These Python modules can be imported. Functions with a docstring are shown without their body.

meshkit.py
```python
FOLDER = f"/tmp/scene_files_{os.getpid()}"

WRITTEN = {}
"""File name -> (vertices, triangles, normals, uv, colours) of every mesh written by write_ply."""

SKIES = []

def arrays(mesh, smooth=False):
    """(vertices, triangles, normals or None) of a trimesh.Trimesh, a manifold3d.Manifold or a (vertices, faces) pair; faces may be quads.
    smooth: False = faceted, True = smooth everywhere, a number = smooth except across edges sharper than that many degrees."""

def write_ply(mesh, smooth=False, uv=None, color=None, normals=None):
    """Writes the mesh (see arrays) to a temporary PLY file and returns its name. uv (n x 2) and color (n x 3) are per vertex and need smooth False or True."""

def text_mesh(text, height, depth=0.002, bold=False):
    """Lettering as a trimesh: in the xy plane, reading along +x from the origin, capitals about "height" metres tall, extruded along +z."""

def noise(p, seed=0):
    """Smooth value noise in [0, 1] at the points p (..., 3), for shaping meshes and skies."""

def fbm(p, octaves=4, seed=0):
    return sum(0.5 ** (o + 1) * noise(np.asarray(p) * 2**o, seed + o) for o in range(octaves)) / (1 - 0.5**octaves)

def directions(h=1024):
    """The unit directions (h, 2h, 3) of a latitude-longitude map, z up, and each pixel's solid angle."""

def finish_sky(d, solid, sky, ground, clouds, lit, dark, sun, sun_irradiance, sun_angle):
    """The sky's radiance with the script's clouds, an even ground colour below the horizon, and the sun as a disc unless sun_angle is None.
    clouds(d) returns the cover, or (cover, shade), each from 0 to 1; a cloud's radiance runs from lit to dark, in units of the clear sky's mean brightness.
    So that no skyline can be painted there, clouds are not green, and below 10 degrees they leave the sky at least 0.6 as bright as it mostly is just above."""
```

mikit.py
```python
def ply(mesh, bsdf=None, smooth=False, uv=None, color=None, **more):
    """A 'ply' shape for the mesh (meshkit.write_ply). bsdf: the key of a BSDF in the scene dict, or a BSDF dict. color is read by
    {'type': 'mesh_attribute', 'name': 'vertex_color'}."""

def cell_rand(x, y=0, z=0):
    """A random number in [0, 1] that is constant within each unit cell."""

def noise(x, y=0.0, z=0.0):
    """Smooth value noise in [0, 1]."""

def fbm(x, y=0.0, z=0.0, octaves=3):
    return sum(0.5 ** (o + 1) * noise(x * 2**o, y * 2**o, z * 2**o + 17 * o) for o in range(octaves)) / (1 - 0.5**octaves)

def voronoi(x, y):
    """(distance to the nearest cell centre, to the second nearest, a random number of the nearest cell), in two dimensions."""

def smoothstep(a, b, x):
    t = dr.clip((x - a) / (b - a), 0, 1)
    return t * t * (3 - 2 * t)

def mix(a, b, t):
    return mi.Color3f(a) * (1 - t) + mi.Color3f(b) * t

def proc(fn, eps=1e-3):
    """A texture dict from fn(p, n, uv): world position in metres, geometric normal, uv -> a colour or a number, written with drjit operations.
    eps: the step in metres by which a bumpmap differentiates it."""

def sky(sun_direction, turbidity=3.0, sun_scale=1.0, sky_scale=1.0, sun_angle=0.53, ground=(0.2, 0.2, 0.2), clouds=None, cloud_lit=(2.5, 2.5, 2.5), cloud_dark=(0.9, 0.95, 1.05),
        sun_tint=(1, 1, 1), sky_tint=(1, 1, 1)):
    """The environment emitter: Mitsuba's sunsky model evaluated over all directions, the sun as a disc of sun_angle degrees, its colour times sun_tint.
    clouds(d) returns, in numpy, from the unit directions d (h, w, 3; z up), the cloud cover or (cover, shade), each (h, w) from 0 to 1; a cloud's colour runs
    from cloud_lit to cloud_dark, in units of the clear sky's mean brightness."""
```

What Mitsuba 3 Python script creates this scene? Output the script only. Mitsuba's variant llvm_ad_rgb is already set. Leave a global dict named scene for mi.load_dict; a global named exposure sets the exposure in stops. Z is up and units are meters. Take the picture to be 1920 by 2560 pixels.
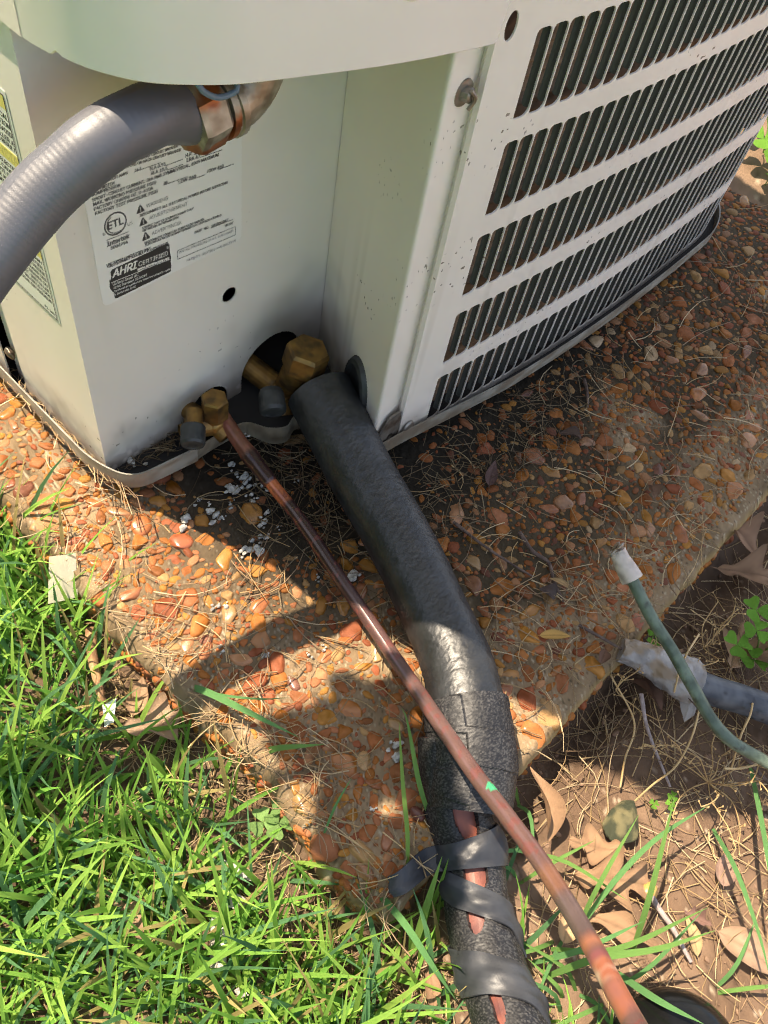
import math, random
import numpy as np, trimesh, shapely, drjit as dr, mitsuba as mi
import mikit, meshkit
from shapely.geometry import Polygon, box as sbox, Point
from mikit import noise, fbm, voronoi, smoothstep, mix, cell_rand

# ------------------------------------------------------------------ camera, sky, exposure
A3 = np.array
T4 = mi.ScalarTransform4f
CAM = np.array([-0.10740, -0.04425, 0.54790]); FWD = np.array([0.480152, 0.302846, -0.823248]); DOWN = np.array([-0.540707, -0.636823, -0.549629])
SUN = np.array([-0.153, 0.422, 1.0])
exposure = 2.75
scene = {"type": "scene", "camera": {"type": "perspective", "fov": 49.262, "fov_axis": "x", "near_clip": 0.01, "far_clip": 200.0,
                    "to_world": T4().look_at(origin=CAM.tolist(), target=(CAM + FWD).tolist(), up=(-DOWN).tolist())},
         "sky": mikit.sky(SUN, turbidity=3.0, sun_scale=1.0, clouds=lambda d: np.clip((meshkit.fbm(d * A3([2.2, 2.2, 4.0]), 4, 3) - .36) * 3.2, 0, 1), cloud_lit=(2.25, 2.21, 2.17), cloud_dark=(1.0, 1.0, 1.0), sun_tint=(1.0, 1.0, .98), sky_tint=(1.0, 1.0, .99))}
labels = {}
rng = np.random.default_rng(7); random.seed(7)
A = np.array

# ------------------------------------------------------------------ helpers
def key_for(name, parent=None):
    base = (parent + "__" if parent else "") + name
    if base not in scene and not any(k.startswith(base + "__") for k in scene) and base not in labels: return base
    i = 1
    while f"{base}_{i:03d}" in scene or f"{base}_{i:03d}" in labels: i += 1
    return f"{base}_{i:03d}"
def put(name, mesh, bsdf, parent=None, smooth=False, color=None, uv=None, label=None, cat=None, group=None, kind=None):
    k = key_for(name, parent)
    if callable(bsdf):
        fn, mat, size = bsdf.fn, bsdf.mat, bsdf.size
        if size: mesh = dense(mesh, size)
        if smooth is not True and smooth is not False: mesh = trimesh.graph.smooth_shade(mesh, angle=math.radians(smooth), facet_minarea=None); smooth = True
        color, bsdf, uv = np.clip(fn(np.asarray(mesh.vertices)), .003, 1), mat, None
    scene[k] = mikit.ply(mesh, bsdf, smooth=smooth, color=color, uv=uv)
    tag(k, label, cat, group, kind); return k
def put_copy(name, shape, to_world, parent=None, **kw):
    k = key_for(name, parent); scene[k] = {**shape, "to_world": to_world}; tag(k, **kw); return k
def dense(mesh, size):
    v, f = trimesh.remesh.subdivide_to_size(mesh.vertices, mesh.faces, size, max_iter=12); return TM(v, f)
class Skin:
    """A material whose colour varies from vertex to vertex: fn(points) -> colours; size: longest edge the mesh is cut to."""
    def __init__(self, fn, mat, size=None): self.fn, self.mat, self.size = fn, mat, size
    def __call__(self): pass
def mott(a, b, f, seed=0, lo=.3, hi=.7, oc=3):
    return lambda v: A(a) + (A(b) - A(a)) * np.clip((meshkit.fbm(v * f, oc, seed) - lo) / (hi - lo), 0, 1)[:, None]
def over(base, c, f, seed, lo, hi, k=1.0):
    return lambda v: (lambda m: base(v) * (1 - m) + A(c) * m)(k * np.clip((meshkit.fbm(v * f, 3, seed) - lo) / (hi - lo), 0, 1)[:, None])
def tag(k, label=None, cat=None, group=None, kind=None):
    d = {}
    if label: d["label"] = label
    if cat: d["category"] = cat
    if group: d["group"] = group
    if kind: d["kind"] = kind
    if d: labels[k] = d
def thing(name, label, cat, group=None):
    k = key_for(name); tag(k, label, cat, group); return k
def TM(v, f): return trimesh.Trimesh(np.asarray(v, float), np.asarray(f, int), process=False)
def cat(ms): return trimesh.util.concatenate(ms)
def unit(v): v = np.asarray(v, float); return v / np.linalg.norm(v)
def quads(n, m, closed_m=False, off=0):
    i, j = np.meshgrid(np.arange(n - 1), np.arange(m if closed_m else m - 1), indexing="ij")
    j2 = (j + 1) % m; a, b, c, d = i * m + j, (i + 1) * m + j, (i + 1) * m + j2, i * m + j2
    return np.vstack([np.stack([a, b, c], -1).reshape(-1, 3), np.stack([a, c, d], -1).reshape(-1, 3)]) + off
class Path:
    """A smooth curve through points, with a frame: U turned to "up", S sideways."""
    def __init__(self, pts, n=200, up=(0, 0, 1)):
        P = np.asarray(pts, float); Q = np.vstack([2 * P[0] - P[1], P, 2 * P[-1] - P[-2]]); out = []
        for i in range(1, len(Q) - 2):
            t = np.linspace(0, 1, 40, endpoint=False)[:, None]; a, b, c, d = Q[i - 1], Q[i], Q[i + 1], Q[i + 2]
            out.append(.5 * (2 * b + (c - a) * t + (2 * a - 5 * b + 4 * c - d) * t**2 + (3 * b - a - 3 * c + d) * t**3))
        C = np.vstack(out + [P[-1:]]); s = np.concatenate([[0], np.cumsum(np.linalg.norm(np.diff(C, axis=0), axis=1))])
        self.L = s[-1]; self.s = np.linspace(0, self.L, n); self.P = np.stack([np.interp(self.s, s, C[:, k]) for k in range(3)], 1)
        self.T = np.gradient(self.P, axis=0); self.T /= np.linalg.norm(self.T, axis=1, keepdims=True)
        if np.abs(self.T @ unit(up)).max() > .985: up = (.93, .3, .1) if abs(unit(up)[0]) < .8 else (.1, .3, .93)
        U = np.tile(np.asarray(up, float), (n, 1)); U -= (U * self.T).sum(1, keepdims=True) * self.T; self.U = U / np.linalg.norm(U, axis=1, keepdims=True)
        self.S = np.cross(self.T, self.U)
    def at(self, s):
        g = lambda M: np.stack([np.interp(s, self.s, M[:, k]) for k in range(3)], -1)
        return g(self.P), g(self.T), g(self.U), g(self.S)
    def near(self, q): return self.s[np.argmin(((self.P - np.asarray(q))**2).sum(1))]
def tube(path, r, sides=16, s0=0.0, s1=None, n=None, bump=None, caps=True):
    """r: number or r(s). Returns (mesh, uv in metres, s per vertex, phi per vertex)."""
    s1 = path.L if s1 is None else s1; n = n or max(4, int((s1 - s0) / .004))
    s = np.linspace(s0, s1, n); Pq, Tq, U, S = path.at(s); ph = np.linspace(0, 2 * np.pi, sides + 1)
    R = (np.array([r(x) for x in s]) if callable(r) else np.full(n, r))[:, None] * np.ones((1, sides + 1))
    if bump is not None: R = R + bump(s[:, None] * np.ones((1, sides + 1)), ph[None] * np.ones((n, 1)))
    R[:, -1] = R[:, 0]
    V = Pq[:, None] + R[..., None] * (np.cos(ph)[None, :, None] * U[:, None] + np.sin(ph)[None, :, None] * S[:, None])
    uv = np.stack([np.broadcast_to(ph * R.mean(), (n, sides + 1)), np.broadcast_to(s[:, None], (n, sides + 1))], -1).reshape(-1, 2)
    F = quads(n, sides + 1); V = V.reshape(-1, 3); sv = np.repeat(s, sides + 1); pv = np.tile(ph, n)
    if caps:
        for row, q, sg in ((0, Pq[0], 1), (n - 1, Pq[-1], -1)):
            ring = V[row * (sides + 1):(row + 1) * (sides + 1)]; o = len(V)
            V = np.vstack([V, ring, [q]]); uv = np.vstack([uv, np.zeros((sides + 2, 2))]); sv = np.append(sv, np.full(sides + 2, s[row])); pv = np.append(pv, np.zeros(sides + 2))
            k = np.arange(sides); f = np.stack([o + k, o + k + 1, np.full(sides, o + sides + 1)], -1); F = np.vstack([F, f if sg > 0 else f[:, ::-1]])
    F = F[:, ::-1]
    return TM(V, F), uv, sv, pv
def stick(pts, r, sides=6, n=None): return tube(Path(pts, n or 12 * len(pts)), r, sides, n=n or 6 * len(pts))[0]
def plate(poly, y0, y1):
    """A polygon in x and z, from the plane y0 (back) to y1 (front, towards -y)."""
    m = trimesh.creation.extrude_polygon(poly, abs(y0 - y1), engine="earcut"); v = m.vertices
    return TM(np.stack([v[:, 0], y0 - v[:, 2], v[:, 1]], 1), m.faces)
def prism_z(poly, z0, z1):
    m = trimesh.creation.extrude_polygon(poly, z1 - z0, engine="earcut"); m.apply_translation([0, 0, z0]); return m
def wall(pts, z0, z1, t=.0012, nz=2):
    """A sheet of metal standing on a polyline of (x, y) (or with z limits per point), t thick to the left of it."""
    P = np.asarray(pts, float); d = np.gradient(P, axis=0); d /= np.linalg.norm(d, axis=1, keepdims=True); N = np.stack([-d[:, 1], d[:, 0]], 1)
    z0 = np.broadcast_to(z0, len(P)); z1 = np.broadcast_to(z1, len(P)); n = len(P); w = np.linspace(0, 1, nz); V = []
    for Q in (P, P + N * t):
        V.append(np.stack([np.repeat(Q[:, 0], nz), np.repeat(Q[:, 1], nz), (z0[:, None] * (1 - w) + z1[:, None] * w).ravel()], 1))
    k = n * nz; F = [quads(n, nz), quads(n, nz)[:, ::-1] + k]
    rim = list(range(0, k, nz)) + list(range(k - nz + 1, k)) + list(range(k - nz - 1, -1, -nz)) + list(range(nz - 2, 0, -1)); rim = np.array(rim); r2 = np.roll(rim, -1)
    F += [np.stack([rim, r2 + k, r2], -1)[:, ::-1], np.stack([rim, rim + k, r2 + k], -1)[:, ::-1]]
    return TM(np.vstack(V), np.vstack(F)[:, ::-1])
def round_corner(pts, r=.01, n=6):
    """Rounds the inner corners of a polyline."""
    P = [A(q, float) for q in pts]; out = [P[0]]
    for a, b, c in zip(P[:-2], P[1:-1], P[2:]):
        u, v = unit(a - b), unit(c - b); k = min(r, np.linalg.norm(a - b) * .45, np.linalg.norm(c - b) * .45); p, q = b + u * k, b + v * k
        out += [(1 - t)**2 * p + 2 * t * (1 - t) * b + t * t * q for t in np.linspace(0, 1, n)]
    return np.array(out + [P[-1]])
def hexcap(c, axis, r, h, chamfer=.0015):
    axis = unit(axis); e1 = unit(np.cross(axis, [0.3, 1, 0.1])); e2 = np.cross(axis, e1); rows = []
    for z, k in ((0, .95), (chamfer, 1), (h - chamfer * 1.3, 1), (h, .9), (h, 0)):
        ph = np.arange(6) * np.pi / 3 + .35; rows.append(c + axis * z + k * r * (np.cos(ph)[:, None] * e1 + np.sin(ph)[:, None] * e2))
    V = np.vstack(rows); return TM(V, quads(5, 6, True)[:, ::-1])
def lathe(c, axis, prof, sides=24):
    axis = unit(axis); e1 = unit(np.cross(axis, [0.3, 1, 0.1])); e2 = np.cross(axis, e1); ph = np.arange(sides) * 2 * np.pi / sides
    V = np.vstack([A(c) + axis * z + r * (np.cos(ph)[:, None] * e1 + np.sin(ph)[:, None] * e2) for z, r in prof])
    return TM(V, quads(len(prof), sides, True)[:, ::-1])
def blob(r, seed, sub=2, rough=.25, squash=(1, 1, 1), facets=0):
    m = trimesh.creation.icosphere(subdivisions=sub); v = m.vertices.copy(); v = v * (1 + rough * (meshkit.fbm(v * 1.3 + seed * 7.1, 3, seed) - .5)[:, None] * 2); g = np.random.default_rng(seed)
    for _ in range(facets):
        n = unit(g.normal(size=3)); h = g.uniform(.55, .85); d = v @ n; v = v - np.maximum(d - h, 0)[:, None] * n * .85
    return TM(v * A(squash) * r, m.faces)

# ------------------------------------------------------------------ materials
def principled(name, base, rough=.5, metallic=0.0, spec=.5, bump=None, scale=1.0, eps=3e-4, **kw):
    b = {"type": "principled", "base_color": base if isinstance(base, dict) else {"type": "rgb", "value": list(base)}, "roughness": rough if isinstance(rough, dict) else float(rough), "metallic": float(metallic), "specular": float(spec), **kw}
    if bump is not None: b = {"type": "bumpmap", "arbitrary": mikit.proc(bump, eps=eps), "scale": float(scale), "bsdf": b}
    scene[name] = {"type": "twosided", "bsdf": b}; return name
VC = {"type": "mesh_attribute", "name": "vertex_color"}
def paint_fn(p, n, uv):
    """Beige enamel: slight mottling, small specks of dirt, splashed grime low down."""
    x, y, z = p.x, p.y, p.z
    c = mix((.745, .69, .61), (.67, .615, .535), fbm(x * 14, y * 14, z * 9, 3))
    c = mix(c, (.42, .37, .28), smoothstep(.55, .85, noise(x * 130, y * 130, z * 5)) * smoothstep(.35, .7, noise(x * 9, y * 9, z * 3 + 4)) * .30)
    speck = smoothstep(.84, .88, noise(x * 420, y * 420, z * 300)) * smoothstep(.55, .75, noise(x * 21 + 5, y * 21, z * 21))
    smear = smoothstep(.60, .78, fbm(x * 60, y * 60 + 11, z * 26, 3)) * smoothstep(.11, .03, z + .05 * noise(x * 40, y * 40, z * 40))
    grime = smoothstep(.095, .012, z + .075 * (fbm(x * 35, y * 35, z * 35 + 4, 3) - .3)); crust = smoothstep(.42, .54, noise(x * 210, y * 210, z * 160) * .5 + noise(x * 60, y * 60, z * 60) * .5) * smoothstep(.065, .02, z + .03 * noise(x * 30, y, z)) * smoothstep(.25, .29, y)
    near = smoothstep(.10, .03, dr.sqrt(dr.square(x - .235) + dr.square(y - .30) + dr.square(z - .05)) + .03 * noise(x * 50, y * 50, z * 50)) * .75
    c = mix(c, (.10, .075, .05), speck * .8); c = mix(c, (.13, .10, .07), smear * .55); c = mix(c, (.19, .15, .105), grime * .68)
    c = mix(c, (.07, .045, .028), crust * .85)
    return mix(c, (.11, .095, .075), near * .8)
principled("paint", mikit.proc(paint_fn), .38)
principled("cover_paint", mikit.proc(lambda p, n, uv: mix((.77, .69, .625), (.72, .645, .58), noise(p.x * 25, p.y * 25, p.z * 18))), .34)
principled("dark_lip", (.065, .065, .055), .5)
principled("inside_dark", (.02, .018, .016), .8)
principled("hose_skin", (.080, .080, .092), .50, spec=1.0)
principled("blue_wire", (.12, .17, .23), .4)
principled("matte_vc", VC, .85, spec=.12); principled("satin_vc", VC, .45, spec=.5); principled("metal_vc", VC, .40, metallic=.7); principled("glint_vc", VC, .50, spec=.5)
black_rubber = Skin(mott((.022, .023, .022), (.050, .051, .047), 150), "satin_vc", .003)
coil_fin = Skin(lambda v: A([.21, .14, .09]) * (.45 + 1.1 * meshkit.noise(v * 900))[:, None], "matte_vc")
rim_metal = Skin(lambda v: (lambda d: mott((.30, .285, .235), (.18, .168, .135), 60)(v) * (1 - d) + A([.16, .125, .085]) * d)((np.clip((meshkit.fbm(v * A([40, 40, 90]), 3, 2) - .40) / .2, 0, 1) * np.clip((v[:, 0] - .06) / .04, 0, 1) * .85)[:, None]), "satin_vc", .004)
dirty_rim = Skin(mott((.20, .175, .125), (.075, .058, .038), 70, 9), "matte_vc", .004)
galvanised = Skin(mott((.30, .28, .24), (.15, .11, .08), 120, 1), "metal_vc", .002)
def zinc_col(v):
    r = np.clip((meshkit.fbm(v * 55, 3, 2) - .46) / .10 + 1.2 * np.clip((.300 - v[:, 2]) / .012, -1, 1) * (v[:, 0] < .142) + 3.0 * np.clip((v[:, 0] - .168) / .012, -1, .8) * (v[:, 0] > .142) - .15, 0, 1)[:, None]
    return mott((.44, .39, .31), (.22, .18, .13), 150, 3)(v) * (1 - r) + mott((.36, .12, .035), (.20, .065, .03), 200, 4)(v) * r
rusty_zinc = Skin(zinc_col, "metal_vc", .0016)
brass = Skin(over(mott((.33, .185, .05), (.20, .11, .032), 90), (.075, .052, .03), 150, 5, .40, .72, .75), "metal_vc", .0014)
principled("foam_vc", VC, .46, spec=.9)
foam_smooth = Skin(mott((.009, .010, .011), (.024, .025, .026), 90), "foam_vc"); foam_rough = Skin(lambda v: mott((.012, .012, .014), (.085, .083, .08), 1500, 2, .45, .9, 1)(v) * (.6 + .8 * meshkit.fbm(v * 60, 3, 5)[:, None]), "glint_vc")
rubber_tape = Skin(mott((.026, .028, .034), (.052, .055, .062), 70, 6), "satin_vc", .003)
red_copper = Skin(mott((.30, .095, .06), (.13, .045, .038), 110, 2), "satin_vc", .004)
principled("tube_copper", VC, .27, metallic=.2, spec=.8)
principled("pebble", VC, .30, spec=.5); principled("pebble_dry", VC, .58, spec=.14)
twig_bark = Skin(mott((.085, .06, .05), (.17, .125, .10), 300, 1), "matte_vc"); grey_twig = Skin(mott((.28, .23, .22), (.46, .39, .37), 200, 1), "matte_vc"); tan_twig = Skin(mott((.46, .29, .15), (.25, .14, .08), 110, 2, .4, .6), "matte_vc")
white_crumb = Skin(mott((.60, .58, .52), (.26, .25, .22), 330, 1), "matte_vc"); paper = Skin(mott((.50, .45, .42), (.34, .30, .27), 90, 1), "satin_vc")
green_coat = Skin(over(mott((.060, .085, .058), (.150, .195, .140), 140, 1), (.05, .055, .04), 260, 3, .66, .74, .8), "satin_vc"); masking_tape = Skin(mott((.60, .52, .45), (.36, .31, .26), 140, 2, .4, .65), "satin_vc")
grey_plastic = Skin(over(mott((.055, .060, .072), (.125, .132, .145), 120, 3), (.03, .03, .034), 150, 4, .60, .70, .8), "satin_vc"); weathered_tape = Skin(over(mott((.24, .225, .215), (.42, .395, .37), 110, 3), (.26, .18, .10), 80, 7, .52, .62, .8), "satin_vc", .0025)
mossy = Skin(mott((.17, .15, .08), (.05, .055, .035), 160, 2, .4, .6), "matte_vc"); straw_plain = Skin(mott((.60, .43, .21), (.44, .29, .14), 130), "matte_vc"); stalk_skin = Skin(mott((.50, .34, .15), (.62, .46, .24), 60), "satin_vc")
def n01(v, f, seed, lo, hi, oc=3): return np.clip((meshkit.fbm(v * f, oc, seed) - lo) / (hi - lo), 0, 1)[:, None]
def mixc(a, b, k): return np.asarray(a) * (1 - k) + np.asarray(b) * k
def pad_dirt_shade(x, y):
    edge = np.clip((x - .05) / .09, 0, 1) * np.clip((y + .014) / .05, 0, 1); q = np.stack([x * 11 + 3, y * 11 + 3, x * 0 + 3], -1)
    return np.clip((meshkit.fbm(q, 4, 3) + .16 * np.clip((y - .02) / .12, 0, 1) - .36) / .16, 0, 1) * edge  # dirt mask with the shade on the right of the pad painted in
def concrete_col(v):
    x, y = v[:, 0], v[:, 1]; c = mixc(A([.29, .205, .12]), A([.17, .12, .068]), n01(v, 40, 1, .3, .7)); g = meshkit.noise(v * 900, 2)[:, None]
    c = mixc(c, A([.40, .33, .23]), np.clip((g - .72) / .1, 0, 1)); c = mixc(c, A([.06, .047, .03]), np.clip((.27 - g) / .1, 0, 1) * .8)
    m = pad_dirt_shade(x, y)[:, None]
    sd = (np.clip((-.004 - v[:, 2]) / .004, 0, 1) * np.clip((.0 - y) / .02, 0, 1) * (x > .06))[:, None]; c = mixc(c, A([.36, .25, .10]), sd * .8)
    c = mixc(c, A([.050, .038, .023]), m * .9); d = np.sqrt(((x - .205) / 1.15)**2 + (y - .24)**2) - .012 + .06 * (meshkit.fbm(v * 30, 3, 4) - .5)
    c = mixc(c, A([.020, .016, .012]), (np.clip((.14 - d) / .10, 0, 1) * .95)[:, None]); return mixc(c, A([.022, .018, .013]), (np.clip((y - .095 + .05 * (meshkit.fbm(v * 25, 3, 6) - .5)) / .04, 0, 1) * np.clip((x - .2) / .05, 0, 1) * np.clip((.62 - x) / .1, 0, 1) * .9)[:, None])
def soil_col(v):
    c = mixc(A([.145, .094, .062]), A([.215, .142, .095]), n01(v, 30, 1, .3, .7, 4)); g = meshkit.noise(v * 520, 2)[:, None]; c = mixc(c, A([.42, .33, .24]), np.clip((g - .86) / .06, 0, 1)); c = mixc(c, A([.08, .05, .034]), np.clip((.2 - meshkit.noise(v * 260, 4)[:, None]) / .1, 0, 1) * .8)
    hu = (np.exp(-((v[:, 1] + .068) / .022)**2) * np.clip((v[:, 0] - .1) / .03, 0, 1) * (.6 + .8 * (meshkit.fbm(v * 30, 3, 8) - .3)))[:, None]; c = mixc(c, A([.060, .040, .027]), np.clip(hu, 0, .9))  # humus strip, darkened further to paint in shade below the pad edge
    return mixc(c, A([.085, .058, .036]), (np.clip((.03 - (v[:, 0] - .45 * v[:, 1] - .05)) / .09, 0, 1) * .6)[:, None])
scene["grass_leaf"] = {"type": "principledthin", "base_color": VC, "roughness": .42, "diff_trans": .8, "eta": 1.4, "spec_trans": 0.0}
scene["dry_leaf"] = {"type": "principledthin", "base_color": VC, "roughness": .6, "diff_trans": .35, "eta": 1.35, "spec_trans": 0.0}
scene["tape_film"] = {"type": "principledthin", "base_color": {"type": "rgb", "value": [.80, .75, .60]}, "roughness": .25, "diff_trans": .9, "eta": 1.45, "spec_trans": .15}
principled("straw", VC, .6, spec=.25)
principled("label_white", (.74, .71, .65), .35)
principled("print_black", (.03, .028, .026), .5)
principled("label_cool", (.66, .68, .62), .35)
principled("label_yellow", (.62, .56, .16), .35)
principled("shoe_leather", (.006, .006, .006), .16, spec=.25)

# ------------------------------------------------------------------ ground and pad
GZ = -.034
def ground_z(x, y):
    p = np.stack([x, y, np.zeros_like(x)], -1)
    low = np.clip((.06 - x) / .1, 0, 1) * .014
    low = low + .020 * np.exp(-((y + .066) / .020)**2) * (x > .1)
    low = low + .018 * np.exp(-(((x - .0) / .05)**2 + ((y + .05) / .05)**2))
    return GZ - low + .012 * (meshkit.fbm(p * 9, 3, 5) - .5) + .006 * (meshkit.fbm(p * 60, 3, 6) - .5)
def soil_patch(xs, ys, relief):
    X, Y = np.meshgrid(xs, ys, indexing="ij"); pp = np.stack([X, Y, X * 0], -1); Z = ground_z(X, Y)
    if relief: Z = Z + .0030 * (meshkit.fbm(pp * 190, 3, 8) - .5) + .0055 * np.maximum(meshkit.noise(pp * 105, 12) - .62, 0) + .004 * np.maximum(meshkit.noise(pp * 230, 13) - .7, 0)
    v = np.stack([X, Y, Z], -1).reshape(-1, 3); return TM(v, quads(len(xs), len(ys))), v
xs, ys = np.concatenate([np.arange(-.44, -.32, .012), np.arange(-.32, .62, .0024), np.arange(.62, 1.75, .009)]), np.concatenate([np.arange(-.6, -.33, .012), np.arange(-.33, .02, .0024), np.arange(.02, .5, .006), np.arange(.5, 1.5, .02)])
m, v = soil_patch(xs, ys, True); m.vertices[:, 2] = np.where((np.minimum.reduce([v[:, 0] - xs[0], xs[-1] - v[:, 0], v[:, 1] - ys[0], ys[-1] - v[:, 1]]) < .002), -.09, m.vertices[:, 2])
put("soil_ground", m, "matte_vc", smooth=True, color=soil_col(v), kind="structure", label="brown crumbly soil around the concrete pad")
def sheet(x0, x1, y0, y1, z): return TM([(x0, y0, z), (x1, y0, z), (x1, y1, z), (x0, y1, z)], [(0, 1, 2), (0, 2, 3)])
g = 30.0; principled("lawn_ground", (.12, .23, .06), .85, spec=.2); principled("bare_ground", (.25, .165, .11), .85, spec=.2)
put("lawn_beyond", sheet(-g, -.42, -g, g, -.068), "lawn_ground", kind="structure", label="open lawn beyond the grass on the left")
put("outer_ground", sheet(-.42, g, -g, g, -.068), "bare_ground", kind="structure", label="open bare ground beyond the pad")

def left_edge(y):   # the weathered left edge of the pad
    return np.interp(y, [-.06, -.045, -.02, .02, .06, .1, .15, .3, 1], [.028, .012, .004, .006, .010, .008, .004, .002, 0])
PX0, PX1, PY0, PY1 = 0.0, .86, -.047, .95
def pad_mesh():
    u = np.concatenate([np.linspace(0, .62, 360)[:-1], np.linspace(.62, 1, 120)]); v = np.concatenate([np.linspace(0, .38, 240)[:-1], np.linspace(.38, 1, 90)]); nx, ny = len(u), len(v); Uu, Vv = np.meshgrid(u, v, indexing="ij")
    Y = PY0 + (PY1 - PY0) * Vv; L = left_edge(Y); X = L + (PX1 - L) * Uu; p3 = np.stack([X, Y, X * 0], -1)
    wob = .0065 * (meshkit.fbm(p3 * 55, 3, 3) - .5); dx, dy = X - L, Y - PY0
    Zt = .0022 * (meshkit.fbm(p3 * 130, 3, 4) - .5) + .0011 * (meshkit.noise(p3 * 420, 5) - .5)
    e = np.minimum(np.minimum(dx, PX1 - X), np.minimum(dy, PY1 - Y)); rr = .0032 + .015 * np.exp(-((Y + .02) / .09)**2) * (dx < dy)
    k = np.clip(1 - e / rr, 0, 1); Zt = Zt - rr * .55 * k**2.2
    bx = (Uu == 0) | (Uu == 1); by = (Vv == 0) | (Vv == 1); X = X + np.where(bx, wob, 0); Y = Y + np.where(by, wob * .7, 0)
    top = np.stack([X, Y, Zt], -1).reshape(-1, 3); F = [quads(nx, ny)]; Vx = [top]; o = len(top); idx = np.arange(nx * ny).reshape(nx, ny)
    ring = np.concatenate([idx[:, 0], idx[-1, 1:], idx[-2::-1, -1], idx[0, -2:0:-1]]); c = top[ring]; m = len(ring)
    prev = ring
    for i, dz in enumerate((.006, .016, .03, .05, .08)):
        q = c.copy(); q[:, 2] -= dz; cen = A([.43, .45, 0]); n2 = np.stack([-1.0 * (c[:, 0] < .05) + (c[:, 0] > .8), -1.0 * (c[:, 1] < 0) + (c[:, 1] > .9)], 1)
        q[:, :2] += n2 * (.006 * (meshkit.fbm(q * 90, 3, 9)[:, None] - .35) + .003)
        Vx.append(q); now = o + i * m + np.arange(m); a, b = prev, np.roll(prev, -1); cc, d = now, np.roll(now, -1)
        F += [np.stack([a, cc, b], -1), np.stack([b, cc, d], -1)]; prev = now
    return TM(np.vstack(Vx), np.vstack(F))
pad = thing("concrete_pad", "square pebbled concrete pad under the air conditioner", None)
labels[pad] = {"label": "exposed aggregate concrete pad full of orange pebbles", "kind": "structure"}
m = pad_mesh(); put("concrete", m, "matte_vc", pad, smooth=True, color=concrete_col(m.vertices))

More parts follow.
